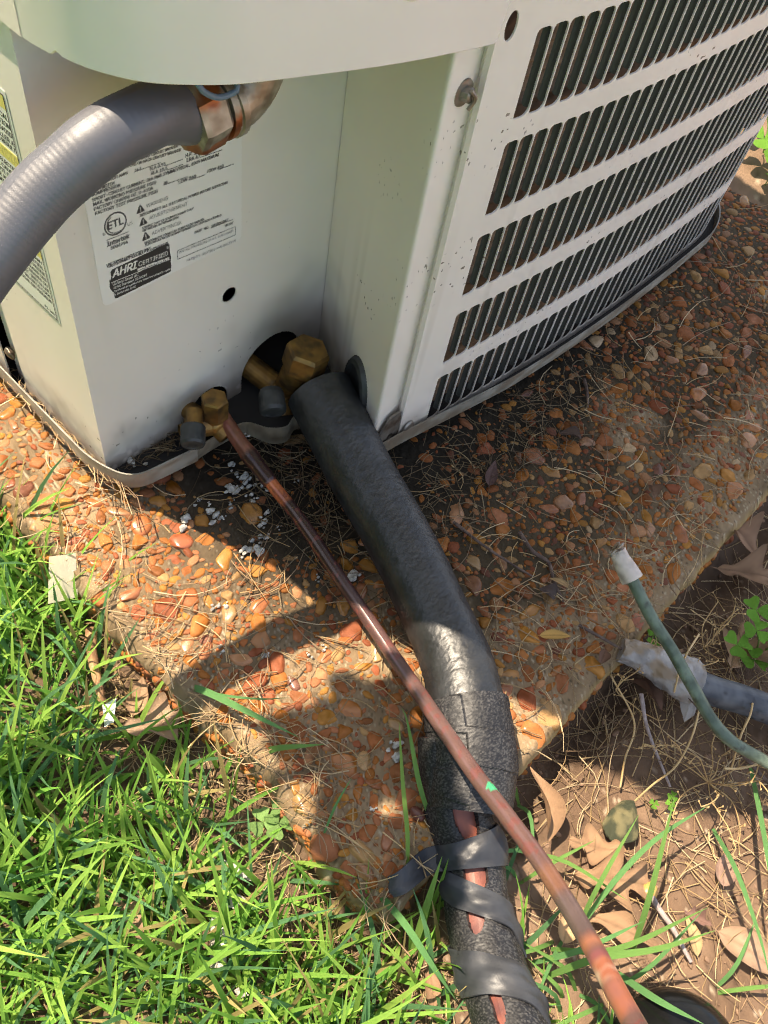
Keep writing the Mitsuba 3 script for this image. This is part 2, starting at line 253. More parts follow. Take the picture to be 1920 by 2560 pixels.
PEB_COL = A([.70, .62, .52]) * A([(.50, .215, .065), (.46, .185, .075), (.38, .135, .070), (.52, .29, .16), (.54, .36, .18), (.54, .28, .075), (.26, .12, .085), (.47, .21, .11), (.34, .15, .065), (.58, .45, .30)])
PEB_W = A([.22, .17, .12, .10, .08, .12, .04, .1, .04, .01]); PEB_W = PEB_W / PEB_W.sum()
def in_unit(x, y, m=0.0): return (y > .285 - m and x > .075 - m) or (x > .235 and y > np.interp(x, [.235, .256, .455, .9], [.2, .2, .18, .185]) - m)
def scatter_pebbles():
    cells, out, cs = {}, [], .012
    def free(x, y, r):
        i, j = int(x // cs), int(y // cs)
        for a in range(i - 2, i + 3):
            for b in range(j - 2, j + 3):
                for (x2, y2, r2) in cells.get((a, b), ()):
                    if (x - x2)**2 + (y - y2)**2 < (.80 * (r + r2))**2: return False
        return True
    for count, lo, hi in ((430, .0056, .0100), (1500, .0030, .0056), (4200, .0011, .0030)):
        for _ in range(count):
            for _try in range(12):
                if rng.random() < .17: x, y = rng.uniform(.006, .07), rng.uniform(-.03, .75)
                else: x, y = rng.uniform(.006, .86), rng.uniform(-.043, .33)
                r = lo + (hi - lo) * rng.random()**1.6
                if x < left_edge(y) + .3 * r or in_unit(x, y, -.06): continue
                if (math.hypot((x - .205) / 1.15, y - .24) < .092 and rng.random() < .9) or (y > .125 and .22 < x < .5 and rng.random() < .75): continue
                if free(x, y, r): cells.setdefault((int(x // cs), int(y // cs)), []).append((x, y, r)); out.append((x, y, r)); break
    return out
pebs = scatter_pebbles()

def stone(k, sub):
    g = np.random.default_rng(500 + k); m = trimesh.creation.icosphere(subdivisions=sub); v = m.vertices.copy(); v = v * (1 + .34 * (meshkit.fbm(v * 1.1 + k * 7.1, 2, k) - .5)[:, None] * 2)
    for _ in range(2 + k % 6):
        n = unit(g.normal(size=3) * [1, 1, .5]); h = g.uniform(.48, .80); d = v @ n; v = v - np.maximum(d - h, 0)[:, None] * n * .9
    v = v * (1 + .10 * (meshkit.fbm(v * 4 + k, 2, k)[:, None] - .5)); v[:, 2] -= np.maximum(v[:, 2] - g.uniform(.45, .7), 0) * .8
    v *= [1, g.uniform(.55, .95), g.uniform(.55, .75)]; return TM(v, m.faces)
PEB = [stone(k, 2) for k in range(36)]; PEB1 = [stone(k, 1) for k in range(24)]
def peb_z(x, y):
    e = min(x - left_edge(y), y - PY0); return 0 if e > .012 else -.008 * (1 - max(e, 0) / .012)**2
def show(q):
    d = A([q[0], q[1], 0]) - CAM; z = d @ FWD; x, y = (d @ np.cross(DOWN, FWD)) / z, (d @ DOWN) / z
    return -1 if abs(x) > .45 or abs(y) > .6 or in_unit(q[0], q[1], -.004) else q[2] / z
order = sorted(range(len(pebs)), key=lambda i: -show(pebs[i]))
shapes = {}
for i in order[:300]:
    x, y, r = pebs[i]; v, ci = int(rng.integers(36)), int(rng.choice(10, p=PEB_W))
    dk = int(pad_dirt_shade(A([x]), A([y]))[0] > .5)  # darker stone colour where dirt and painted shade lie
    if (v, ci, dk) not in shapes:
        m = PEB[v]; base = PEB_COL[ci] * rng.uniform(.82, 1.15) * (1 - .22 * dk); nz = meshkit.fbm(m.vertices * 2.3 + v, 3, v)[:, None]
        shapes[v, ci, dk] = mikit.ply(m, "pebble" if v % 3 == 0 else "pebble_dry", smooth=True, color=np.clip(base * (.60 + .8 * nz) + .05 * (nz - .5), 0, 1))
    M = T4().translate([x, y, peb_z(x, y) - .34 * r + .0004]).rotate([0, 0, 1], float(rng.uniform(0, 360))).rotate([1, 0, 0], float(rng.normal(0, 9))).scale([float(r * 1.28)] * 3)
    put_copy("pebble", shapes[v, ci, dk], M, pad)
def spin(a):
    c, s = math.cos(a), math.sin(a); return A([[c, -s, 0], [s, c, 0], [0, 0, 1]])
V, F, C, o = [], [], [], 0
for i in order[300:]:
    x, y, r = pebs[i]
    if in_unit(x, y, -.05): continue
    m = PEB1[int(rng.integers(24))]; base = PEB_COL[int(rng.choice(10, p=PEB_W))] * rng.uniform(.75, 1.15) * (1 - .28 * float(pad_dirt_shade(A([x]), A([y]))[0]))
    V.append(m.vertices @ spin(rng.uniform(0, 6.3)).T * r * 1.28 + [x, y, peb_z(x, y) - .32 * r + .0004]); F.append(m.faces + o); o += len(m.vertices); C.append(np.tile(base, (len(m.vertices), 1)))
for _ in range(1000):   # stones showing in the broken sides
    if rng.random() < .6: y = rng.uniform(-.05, .5); x = left_edge(y) - .001
    else: x = rng.uniform(.02, .86); y = PY0 - .001
    r = rng.uniform(.0015, .0075); m = PEB1[int(rng.integers(24))]; V.append(m.vertices @ spin(rng.uniform(0, 6.3)).T * r + [x, y, rng.uniform(-.045, -.010)]); F.append(m.faces + o); o += len(m.vertices); C.append(np.tile(PEB_COL[int(rng.choice(10, p=PEB_W))], (len(m.vertices), 1)))
put("gravel", TM(np.vstack(V), np.vstack(F)), "pebble_dry", pad, smooth=True, color=np.vstack(C), kind="stuff", label="small gravel set in the pad")

# ------------------------------------------------------------------ the air conditioner
ac = thing("air_conditioner", "beige outdoor air conditioner unit standing on the pebbled pad", "air conditioner")
XL, YD, TOP = .0653, .308, .90
Bc, Cc, Gc = (.281, .308), (.2305, .1954), (.2600, .1985)
# service panel with its openings
def arch(x0, x1, top, bot=-.02, n=14):
    r = (x1 - x0) / 2; c = (x0 + x1) / 2; a = np.linspace(0, np.pi, n); return Polygon([(x1, bot)] + [(c + r * math.cos(t), top - r + r * math.sin(t)) for t in a] + [(x0, bot)])
face = sbox(XL, .018, Bc[0], .375) - arch(.1935, .2560, .0665) - arch(.1425, .1790, .0480) - Point(.1825, .132).buffer(.0062, 12)
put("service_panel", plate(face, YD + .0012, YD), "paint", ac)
put("left_panel", wall([(XL, YD + .0013), (XL, .40), (XL, .4105)], .022, .375)if False else wall(np.array([(XL, .4105), (XL, .36), (XL, YD)]), .022, .375), "paint", ac)
put("left_panel_edge", wall(np.array([(XL + .004, .428), (XL + .004, .4115)]), .022, .375), "paint", ac)
put("side_panel", wall(np.array([(XL - .003, .92), (XL - .003, .6), (XL - .003, .4285)]), .020, TOP), "paint", ac)
put("recess_panel", wall(round_corner([(Bc[0] - .0016, Bc[1] - .0005), Cc, (Gc[0], Gc[1])], .004), .016, .375), "paint", ac, smooth=40)
put("groove_strip", wall(np.array([(Gc[0] + .0002, Gc[1] + .0013), (.2585, .1950), (.25625, .1910)]), .016, .9), "paint", ac)
# louvred panel: a bowed sheet with rounded slots, turning the far corner
S_ = np.linspace(0, 1.3, 2601); q0, q1, q2, q3 = -.32439, 4.96752, -12.29618, 9.80618
th = -.1026 + q0 * S_ + q1 * S_**2 + q2 * S_**3 + q3 * S_**4; c0 = .445; th0 = float(np.interp(c0, S_, th)); Rc = .10
th = np.where(S_ > c0, np.minimum(th0 + (S_ - c0) / Rc, math.pi / 2), th); dS = S_[1]
PXs = .2561 + np.concatenate([[0], np.cumsum(np.cos(th)[:-1]) * dS]); PYs = .1906 + np.concatenate([[0], np.cumsum(np.sin(th)[:-1]) * dS])
def lou(s, n=0.0):
    t = np.interp(s, S_, th); return np.stack([np.interp(s, S_, PXs) - n * np.sin(t), np.interp(s, S_, PYs) + n * np.cos(t)], -1)   # n: metres inwards
PITCH, SX, H5 = .013, .0315, .0500
ROWS = [.0285, .0945, .1612, .2271, .2917, .3575]
def slot(s0, z0):
    w = .0121; h = H5; pts = []
    for cx, cz, r, a0 in ((w - .0052, .0052, .0052, -90), (w - .0042, h - .0042, .0042, 0), (.0030, h - .0030, .0030, 90), (.0016, .0016, .0016, 180)):
        for a in np.radians(np.linspace(a0, a0 + 90, 6)): pts.append((s0 + cx + r * math.cos(a), z0 + cz + r * math.sin(a)))
    return Polygon(pts)
NS = 40; PB, PT = .0195, TOP
def louver_panel():
    V, F, o = [], [], 0
    cuts = [-.0005, SX - .0006] + [SX - .0006 + PITCH * (k + 1) for k in range(NS)] + [SX + PITCH * NS + .02 * k for k in range(1, 22)]
    hq = [(0.2652,0.1893,0.3478)][0]; hole = shapely.affinity.scale(Point(hq[0] - .2561, hq[2]).buffer(.0060, 10), .72, 1.25)
    for a, b in zip(cuts[:-1], cuts[1:]):
        if b > 1.05: break
        k = round((a - SX + .0006) / PITCH); cell = sbox(a, PB, b, PT); bottom = PB
        hs = [slot(SX + k * PITCH, z) for z in ROWS] if (0 <= k < NS and a >= SX - .001) else []
        for h in hs: cell = cell - h
        cell = cell - hole
        for g in getattr(cell, "geoms", [cell]):
            v2, f2 = trimesh.creation.triangulate_polygon(g, engine="earcut"); n = len(v2)
            sv = v2[:, 0]; fr = lou(sv); bk = lou(sv, .0011)
            V += [np.column_stack([fr, v2[:, 1]]), np.column_stack([bk, v2[:, 1]])]; F += [f2 + o, f2[:, ::-1] + o + n]; o += 2 * n
        for ring in [h.exterior for h in hs] + ([hole.exterior] if a < hq[0] - .2561 < b else []):
            r = np.asarray(ring.coords); m = len(r); V += [np.column_stack([lou(r[:, 0]), r[:, 1]]), np.column_stack([lou(r[:, 0], .0011), r[:, 1]])]
            i = np.arange(m - 1); F += [np.stack([i, i + 1, i + m], -1) + o, np.stack([i + 1, i + 1 + m, i + m], -1) + o]; o += 2 * m
        r = np.array([(a, PB), (b, PB)]); V += [np.column_stack([lou(r[:, 0]), r[:, 1]]), np.column_stack([lou(r[:, 0], .0011), r[:, 1]])]; F.append(A([(0, 2, 1), (1, 2, 3)]) + o); o += 4
    e = A([(-.0005, PB), (-.0005, PT)]); V += [np.column_stack([lou(e[:, 0]), e[:, 1]]), np.column_stack([lou(e[:, 0], .004), e[:, 1]])]; F.append(A([(0, 1, 2), (1, 3, 2)]) + o)
    return TM(np.vstack(V), np.vstack(F))
lp = put("louver_panel", louver_panel(), "paint", ac, smooth=25, label="bowed side panel with rows of rounded slots")
for z0 in ROWS:
    for k in range(NS):
        s1 = SX + k * PITCH + .0121; a = [(0, .0011, .0042, .0028), (.0001, .003, .003, .002), (-.0003, .0042, .003, .002), (-.0010, .0056, .004, .003)]
        V = [np.append(lou(s1 + ds, n), z0 + lo) for ds, n, lo, hi in a] + [np.append(lou(s1 + ds, n), z0 + H5 - hi) for ds, n, lo, hi in a]
        put("louver", TM(V, [(i, i + 1, i + 5) for i in range(3)] + [(i, i + 5, i + 4) for i in range(3)]), "dark_lip", lp, smooth=True)
# coil of fins behind the slots
s = np.linspace(-.0, 1.0, 160); zz = np.linspace(.02, .42, 240); SS, ZZ = np.meshgrid(s, zz, indexing="ij"); dep = .018 + .0028 * np.sin(ZZ * 2 * np.pi / .0085) + .0012 * np.sin(SS * 2 * np.pi / .0045)
xy = lou(SS.ravel(), dep.ravel()); put("coil", TM(np.column_stack([xy, ZZ.ravel()]), quads(160, 240)), coil_fin, ac, smooth=True, label="dark brown coil fins behind the slots")
put("coil_back", wall(lou(np.linspace(0, 1.0, 40), .03), .02, TOP), "inside_dark", ac)
# upper cover: bowed sheet round the near corner, its lower edge hemmed and slightly stepped
cov = [(.0620, .62), (.0620, .45), (.0620, .307), (.0622, .294), (.0645, .279), (.0690, .262), (.0760, .2485), (.0840, .2385), (.0940, .2305), (.1120, .2195), (.1310, .2120), (.1510, .2050), (.1720, .1978), (.1960, .1908), (.2170, .1858), (.2335, .1820)]
cp_ = Path([(x, y, 0) for x, y in cov], 160); covp = cp_.P[:, :2]; covz = np.full(160, .3500)
a_ = np.interp(.30 - covp[:, 1], [-.4, .4], [0, 1]); covz = np.where((covp[:, 1] > .2735), .3487, covz); covz = np.where((covp[:, 1] > .2735) & (covp[:, 1] < .277), .3515, covz)
cvr = put("access_cover", wall(covp, covz, TOP, .0012, nz=6), "cover_paint", ac, smooth=35, label="large plain curved cover over the recessed corner")
gn = np.gradient(covp, axis=0); gn /= np.linalg.norm(gn, axis=1, keepdims=True); hem = Path(np.column_stack([covp + np.column_stack([-gn[:, 1], gn[:, 0]]) * .0011, covz + .0004]), 200)
put("hem", tube(hem, .0011, 8, n=200)[0], "cover_paint", ac, smooth=True)
d_ = unit(covp[-1] - covp[-4]); e0, e1 = covp[-1], covp[-1] + d_ * .0075
endp = Polygon([(0, .3500), (.0065, .3502), (.0080, .3520), (.0098, .3710), (.0080, .3760), (.0060, .380), (.0060, TOP), (0, TOP)])
m = trimesh.creation.extrude_polygon(endp, .0012, engine="earcut"); v = m.vertices; nn = A([-d_[1], d_[0]])
put("cover_flange", TM(np.column_stack([e0 + v[:, :1] * d_ + v[:, 2:] * nn, v[:, 1]]), m.faces), "cover_paint", ac)
dim = covp[-14] - nn * .0002
put("cover_dimple", lathe((dim[0], dim[1], .384), (nn[0], nn[1], 0), [(-.0003, .0095), (.0012, .0085), (.0032, .005), (.0034, 0)]) if False else lathe((dim[0], dim[1], .386), (-nn[0], -nn[1], 0), [(-.0002, .0100), (.0008, .0092), (.0006, .0066), (-.0001, .0055)]), "cover_paint", ac, smooth=50)
put("cover_screw", lathe((dim[0], dim[1], .386), (-nn[0], -nn[1], 0), [(.0001, .0042), (.0012, .0040), (.0017, .0026), (.0018, 0)]), galvanised, ac, smooth=40)
# inside: floor of the control box, box behind the openings, back, top
floor = Polygon([(.0655, .3075), (.0655, .285), (.0725, .263), (.0865, .2415), (.131, .2155), (.245, .183), (.2535, .1965), (.281, .3075)])
put("control_box_floor", prism_z(floor, .3762, .378), "paint", ac)
put("inner_box", cat([TM(*[(lambda b: (b.vertices, b.faces))(trimesh.creation.box(bounds=[(.085, .40, -.0), (.275, .41, .36)]))][0])]), "inside_dark", ac)
put("back_panel", wall(np.array([(.8, .3), (.8, .9), (.3, .93), (.0632, .9215)]), .02, TOP), "paint", ac)
xy = np.vstack([covp, lou(np.linspace(0, .62, 50))[1:], [(.802, .86)], [(.78, .92)], [(.07, .935)]]); put("top_cap", prism_z(Polygon(xy).buffer(.004), TOP + .001, TOP + .03), "cover_paint", ac)
# base pan: rim with a rounded corner and the wavy cut-out under the valves
zr0, zr1 = .0205, .0365
rimL = round_corner([(.0585, .93), (.0580, .316), (.0700, .2835), (.1220, .2765), (.1240, .2765)], .03, 10)
put("base_pan_rim", wall(rimL[::1], zr0, zr1, .0012), rim_metal, ac, smooth=40)
t = np.linspace(0, 1, 30); wav = Path([(.1240, .2780, 0), (.1460, .2790, 0), (.1620, .2790, 0), (.1735, .2760, 0), (.1830, .2620, 0), (.1950, .2540, 0), (.2080, .2560, 0), (.2230, .2350, 0), (.2300, .2050, 0)], 60)
zt = .0330 - .006 * np.sin(np.linspace(0, 3.6, 60))**2; put("pan_flange", wall(wav.P[:, :2], zt - .0135 - .006 * np.exp(-((np.linspace(0, 1, 60) - .5) / .16)**2), zt, .0012), dirty_rim, ac, smooth=40)
sr = np.linspace(-.024, .62, 70); off = -.0035 - .006 * np.clip(sr / .12, 0, 1); rr_ = np.array([lou(max(a, 0), o) + (lou(.002) - lou(0)) / .002 * min(a, 0) for a, o in zip(sr, off)])
zn = np.where((sr > .165) & (sr < .169), .001, 0); put("pan_rim_side", wall(rr_, zr0 + .0015 + zn, np.interp(sr, [0, .1, .6], [.0365, .0345, .0335]), .0012), rim_metal, ac, smooth=40)
panp = Polygon(np.vstack([rimL[:, :], wav.P[::4, :2], rr_[3:], [(.795, .9), (.0595, .92)]])).buffer(0).buffer(-.0014); panp = panp if panp.geom_type == "Polygon" else max(panp.geoms, key=lambda g: g.area)
put("pan_floor", prism_z(panp, .0208, .0222), "inside_dark", ac)
for k, (x, y) in enumerate([(.10, .33), (.30, .25), (.7, .26), (.12, .85), (.72, .86)]): put("foot", lathe((x, y, .0), (0, 0, 1), [(0, 0), (0, .017), (.0205, .015), (.0205, 0)]), black_rubber, ac, smooth=40)
# small metal pieces at the post
def on_flange(q): return A([q[0], .1954 + .0031 * (q[0] - .2305) / .0295 - .0003, q[2]])
bolt = on_flange([(0.2474,0.1970,0.3155)][0])
put("bolt", cat([lathe(bolt, (0, -1, 0), [(0, .0075), (.0008, .0072), (.0012, .0050), (.0013, 0)], 20), lathe(bolt, (.15, -1, .1), [(0, .0042), (.0048, .0042), (.0058, .0030), (.0058, 0)], 10), stick([bolt + A([-.002, -.006, .0045]), bolt + A([.001, -.0075, 0]), bolt + A([-.001, -.006, -.006])], .0012)]), galvanised, ac, smooth=35)
bq = [(0.2430,0.1945,0.0569)][0]
brk = Polygon([(bq[0] - .012, .0225), (bq[0] + .010, .0225), (bq[0] + .012, .040), (bq[0] + .010, .058), (bq[0] + .001, .058), (bq[0] - .011, .040)]).buffer(.002).difference(Point(bq[0] + .003, .036).buffer(.0033))
put("foot_bracket", plate(brk, .1935, .1915), galvanised, ac)
put("bracket_tab", cat([lathe((.2645, .1885, .036), (0, -1, 0), [(0, .0065), (.0015, .0055), (.002, .003), (.002, 0)], 16)]), galvanised, ac, smooth=40)
# pressed half-round knock-out in the recess panel
rd = unit(A(Cc) - A(Bc)); rn = A([-1 * abs(rd[1]), abs(rd[0]) * 1.0]) if False else A([rd[1], -rd[0]]); rn = rn if rn[0] < 0 else -rn
def on_recess(u, z, n): b = A(Bc) + rd * u + rn * (n + .0002); return np.array([b[0], b[1], z])
V = []
for kk, (k, n) in enumerate(((1.0, 0), (.93, .0035), (.80, .0045), (.72, .0008), (.4, .0005), (0, .0004))):
    for a in np.linspace(0, 2 * np.pi, 28, endpoint=False): V.append(on_recess(.083 + .0210 * k * math.cos(a), .052 + .036 * k * math.sin(a), n))
put("knockout", TM(V, quads(6, 28, True)), black_rubber, ac, smooth=40, label="dark pressed oval knock-out low on the recessed panel")
# screw in the seam of the left panel
sq = A([XL - .001, .4200, .0575])
put("seam_clip", cat([blob(.0055, 5, 2, .5, (.5, 1, .8)), ]).apply_translation(sq), galvanised, ac, smooth=40)
put("seam_clip", cat([blob(.0045, 9, 2, .5, (.6, 1, .7)), ]).apply_translation(sq + A([-.003, .032, -.026])), galvanised, ac, smooth=40)

# ------------------------------------------------------------------ printed labels
def text_on(items, y, depth=.00012):
    out = []
    for it in items:
        t, x0, z0, x1, z1 = it[:5]; bold = "b" in (it[5] if len(it) > 5 else ""); m = meshkit.text_mesh(t, 1.0, .02, bold); b = m.bounds; w = b[1, 0] - b[0, 0]; L = math.hypot(x1 - x0, z1 - z0)
        s = L / w; ca, sa = (x1 - x0) / L, (z1 - z0) / L; tall = 1.08; it_ = .22 if "i" in (it[5] if len(it) > 5 else "") else 0
        vx, vz = (m.vertices[:, 0] - b[0, 0] + it_ * m.vertices[:, 1]) * s, m.vertices[:, 1] * s * tall; up = (m.vertices[:, 2] > .01) * 1.0
        for sh_ in ((0, .00018) if bold else (0,)): out.append(TM(np.stack([x0 + sh_ + vx * ca - vz * sa, y - up * depth, z0 + vx * sa + vz * ca], 1), m.faces))
    return out
lab = put("rating_label", plate(sbox(.0853, .1755, .1930, .2960).buffer(-.004).buffer(.004), YD - .0001, YD - .0004), "label_white", ac, label="white rating label with black print and a certification emblem")
YL = YD - .0004
TXT = [
    ('MAXIMUM OVERCURRENT CIRCUIT BREAKER', 0.1034, 0.2621, 0.1467, 0.2596, 'b'),
    ('OR TIME DELAY FUSE OR HACR CIRCUIT BREAKER', 0.0969, 0.2608, 0.1488, 0.2564, 'b'),
    ('MIN. CIRCUIT AMPS', 0.0931, 0.2565, 0.1132, 0.2558, 'b'),
    ('14.1', 0.1178, 0.2554, 0.1219, 0.2552, 'b'),
    ('FAN MOTOR', 0.0913, 0.2538, 0.1044, 0.2531, 'b'),
    ('FLA 0.95', 0.1272, 0.2523, 0.1378, 0.2516, 'b'),
    ('H.P. 1/6', 0.1516, 0.2513, 0.1617, 0.2507, 'b'),
    ('COMPRESSOR', 0.0894, 0.2514, 0.1076, 0.2502, 'b'),
    ('RLA 10.5', 0.1277, 0.2493, 0.1388, 0.2485, 'b'),
    ('LRA 47', 0.1523, 0.2481, 0.1619, 0.2473, 'b'),
    ('SHORT-CIRCUIT CURRENT: 5kA RMS SYMMETRICAL, 600V MAXIMUM', 0.0895, 0.2483, 0.1753, 0.2434, 'b'),
    ('MAX. WORKING PRESSURE PSIG', 0.0896, 0.2454, 0.1306, 0.2428, 'b'),
    ('LOW 240', 0.1457, 0.2364, 0.1582, 0.2356, 'b'),
    ('HIGH 450', 0.1665, 0.2355, 0.1789, 0.2345, 'b'),
    ('FACTORY CHARGE OZ. R-410A', 0.0897, 0.2424, 0.1282, 0.2401, 'b'),
    ('80', 0.1355, 0.2402, 0.1380, 0.2400, 'b'),
    ('FACTORY TEST PRESSURE PSIG', 0.0899, 0.2394, 0.1310, 0.2368, 'b'),
    ('WARNING', 0.1225, 0.2302, 0.1375, 0.2293),
    ('DISCONNECT ALL ELECTRICAL POWER BEFORE SERVICING', 0.1175, 0.2262, 0.1819, 0.2222, 'b'),
    ('ADVERTISSEMENT', 0.1237, 0.2216, 0.1510, 0.2197),
    ('COUPEZ TOUT LE COURANT AVANT TOUT', 0.1181, 0.2174, 0.1553, 0.2149, 'b'),
    ('ENTRETIEN OU RÉPARATION', 0.1182, 0.2155, 0.1440, 0.2136, 'b'),
    ('ADVERTENCIA', 0.1243, 0.2104, 0.1458, 0.2088),
    ('DESCONECTE TODAS LAS FUENTES DE ENERGÍA', 0.1187, 0.2066, 0.1630, 0.2038, 'b'),
    ('ELÉCTRICAS ANTES DE MANTENIMIENTO O SERVICIO TÉCNICO', 0.1189, 0.2048, 0.1765, 0.2009, 'b'),
    ('PART NO.', 0.1551, 0.1970, 0.1664, 0.1961, 'b'),
    ('SR3R00247', 0.1681, 0.1957, 0.1817, 0.1947, 'b'),
    ('SR107', 0.1790, 0.1912, 0.1859, 0.1907, 'b'),
    ('INSTALL PROHIBITED IN U.S. SOUTHWEST', 0.1425, 0.1879, 0.1863, 0.1844),
    ('PATENTS-8033018 AND 8037595', 0.1480, 0.1786, 0.1879, 0.1756),
    ('ETL', 0.0962, 0.2269, 0.1065, 0.2267, 'b'),
    ('LISTED', 0.0986, 0.2221, 0.1043, 0.2219, 'b'),
    ('C', 0.0925, 0.2245, 0.0940, 0.2245, 'b'),
    ('US', 0.1090, 0.2238, 0.1123, 0.2236),
    ('Intertek', 0.0940, 0.2164, 0.1091, 0.2155, 'b'),
    ('5004994', 0.0959, 0.2133, 0.1075, 0.2125, 'b'),
    ('USE COPPER CONDUCTORS ONLY', 0.0917, 0.2035, 0.1223, 0.2015, 'b'),
    ('THIS EQUIPMENT SUITABLE FOR OUTDOOR USE', 0.0917, 0.2020, 0.1349, 0.1991, 'b'),
    ('C', 0.0917, 0.1915, 0.0931, 0.1914, 'b')]
WTX = [
    ('AHRI', 0.0940, 0.1938, 0.1108, 0.1924, 'bi'),
    ('CERTIFIED', 0.1127, 0.1927, 0.1341, 0.1909),
    ('www.ahridirectory.org', 0.1114, 0.1903, 0.1346, 0.1878, 'b'),
    ('Unitary Small AC', 0.0936, 0.1880, 0.1117, 0.1863),
    ('AHRI Standard 210/240', 0.0937, 0.1853, 0.1177, 0.1832),
    ('Certification applies only when the complete system', 0.0937, 0.1828, 0.1362, 0.1790),
    ('is listed with AHRI', 0.0936, 0.1802, 0.1090, 0.1787),
    ('R', 0.1338, 0.1956, 0.1350, 0.1955)]
LN = [
    ('u', 0.1173, 0.2555, 0.1347, 0.2545),
    ('u', 0.1379, 0.2514, 0.1498, 0.2509),
    ('u', 0.1386, 0.2483, 0.1496, 0.2478),
    ('u', 0.1584, 0.2507, 0.1768, 0.2495),
    ('u', 0.1619, 0.2475, 0.1781, 0.2464),
    ('u', 0.1354, 0.2399, 0.1526, 0.2387),
    ('u', 0.1542, 0.2357, 0.1652, 0.2349),
    ('u', 0.1745, 0.2345, 0.1870, 0.2338),
    ('u', 0.1680, 0.1955, 0.1856, 0.1942),
    ('u', 0.0942, 0.2208, 0.1091, 0.2199),
    ('b', 0.1413, 0.1907, 0.1877, 0.1878),
    ('b', 0.1413, 0.1841, 0.1879, 0.1811),
    ('b', 0.1413, 0.1907, 0.1413, 0.1841),
    ('b', 0.1877, 0.1878, 0.1879, 0.1811)]
WLN = [
    ('w', 0.0927, 0.1907, 0.1149, 0.1889),
    ('w', 0.1113, 0.1896, 0.1356, 0.1870)]
TRI = [
    ('t', 0.1159, 0.2294, 0.1211, 0.2286),
    ('t', 0.1168, 0.2205, 0.1220, 0.2203),
    ('t', 0.1174, 0.2098, 0.1227, 0.2095)]
def bars(L, y, w=.00022, dpt=.0001):
    out = []
    for _, x0, z0, x1, z1 in L:
        d = unit([x1 - x0, z1 - z0]); n = A([-d[1], d[0]]) * w; P = [(x0, z0) + n, (x1, z1) + n, (x1, z1) - n, (x0, z0) - n]; out.append(plate(Polygon(P), y, y - dpt))
    return out
blk, wht = text_on(TXT, YL), []
blk += bars(LN, YL)
etl = [
    ('e', 0.0940, 0.2293, 0.1089, 0.2283)]
ex, ez = (etl[0][1] + etl[0][3]) / 2, (etl[0][2] + etl[0][4]) / 2; er = (etl[0][3] - etl[0][1]) / 2
blk.append(plate(Point(ex, ez).buffer(er, 24) - Point(ex, ez).buffer(er * .88, 24), YL, YL - .0001)); blk.append(plate((Point(ex, ez).buffer(er * .80, 24) - Point(ex, ez).buffer(er * .72, 24)) - sbox(ex - .3 * er, ez - er, ex + .9 * er, ez + er), YL, YL - .0001))
for _, x0, z0, x1, z1 in TRI:
    w = x1 - x0; t3 = Polygon([(x0 + .1 * w, z0), (x1 - .1 * w, z0), ((x0 + x1) / 2, z0 + .75 * w)]).buffer(.12 * w); blk.append(plate(t3, YL, YL - .0001)); cx = (x0 + x1) / 2
    wht += [plate(Polygon([(cx - .06 * w, z0 + .62 * w), (cx + .06 * w, z0 + .62 * w), (cx + .035 * w, z0 + .25 * w), (cx - .035 * w, z0 + .25 * w)]), YL - .0001, YL - .0002), plate(Point(cx, z0 + .1 * w).buffer(.07 * w), YL - .0001, YL - .0002)]
put("print", cat(blk), "print_black", lab, label="black printed ratings and warnings")
em = [
    ('a', 0.0925, 0.2011, 0.1354, 0.1981),
    ('a', 0.0938, 0.1788, 0.1362, 0.1760),
    ('a', 0.0912, 0.1950, 0.1377, 0.1869)]
x0, x1 = em[0][1], em[0][3]; zt_, zb_ = (em[0][2] + em[0][4]) / 2, (em[1][2] + em[1][4]) / 2
emb = sbox(x0 + .001, zb_, x1 + .0005, zt_).buffer(-.002).buffer(.002) | shapely.affinity.scale(Point((x0 + x1) / 2, (zt_ + zb_) / 2).buffer(1, 32), (x1 - x0) / 2 * 1.045, (zt_ - zb_) * .62).intersection(sbox(x0 - 1, zb_, x1 + 1, zt_))
put("emblem", plate(emb, YL, YL - .0001), "print_black", lab, label="black certification emblem with white lettering")
wht += text_on(WTX, YL - .0001) + bars(WLN, YL - .0001, .00018)
put("reversed_print", cat(wht), "label_white", lab)
# warning label on the left panel: (y, z) coordinates, reading towards -y
def on_left(m, x): v = m.vertices; return TM(np.stack([x + v[:, 2], v[:, 0], v[:, 1]], 1), m.faces[:, ::-1])
def yplate(poly, x, t=.0002): m = trimesh.creation.extrude_polygon(poly, t, engine="earcut"); m.vertices[:, 2] *= -1; return on_left(m, x)
XW = XL - .0002
wl = put("warning_label", yplate(sbox(.3265, .1585, .4050, .3075), XW), "label_cool", ac, label="white warning label with yellow bands")
put("yellow_band", cat([yplate(sbox(.3290, z0, .4030, z1), XW - .0002) for z0, z1 in ((.2965, .3045), (.2635, .2715), (.2065, .2145))]), "label_yellow", wl)
fr = sbox(.3285, .1605, .4035, .3050); out = [yplate(fr - fr.buffer(-.0004), XW - .00045)]
def ltext(t, yr, z, h):
    m = meshkit.text_mesh(t, h, h * .03); b = m.bounds; v = m.vertices.copy(); v[:, 0] = yr + (b[1, 0] - v[:, 0]); up = v[:, 2] > h * .015
    return TM(np.stack([XW - .0002 - up * .0002, v[:, 0], v[:, 1] + z], 1), m.faces[:, ::-1])
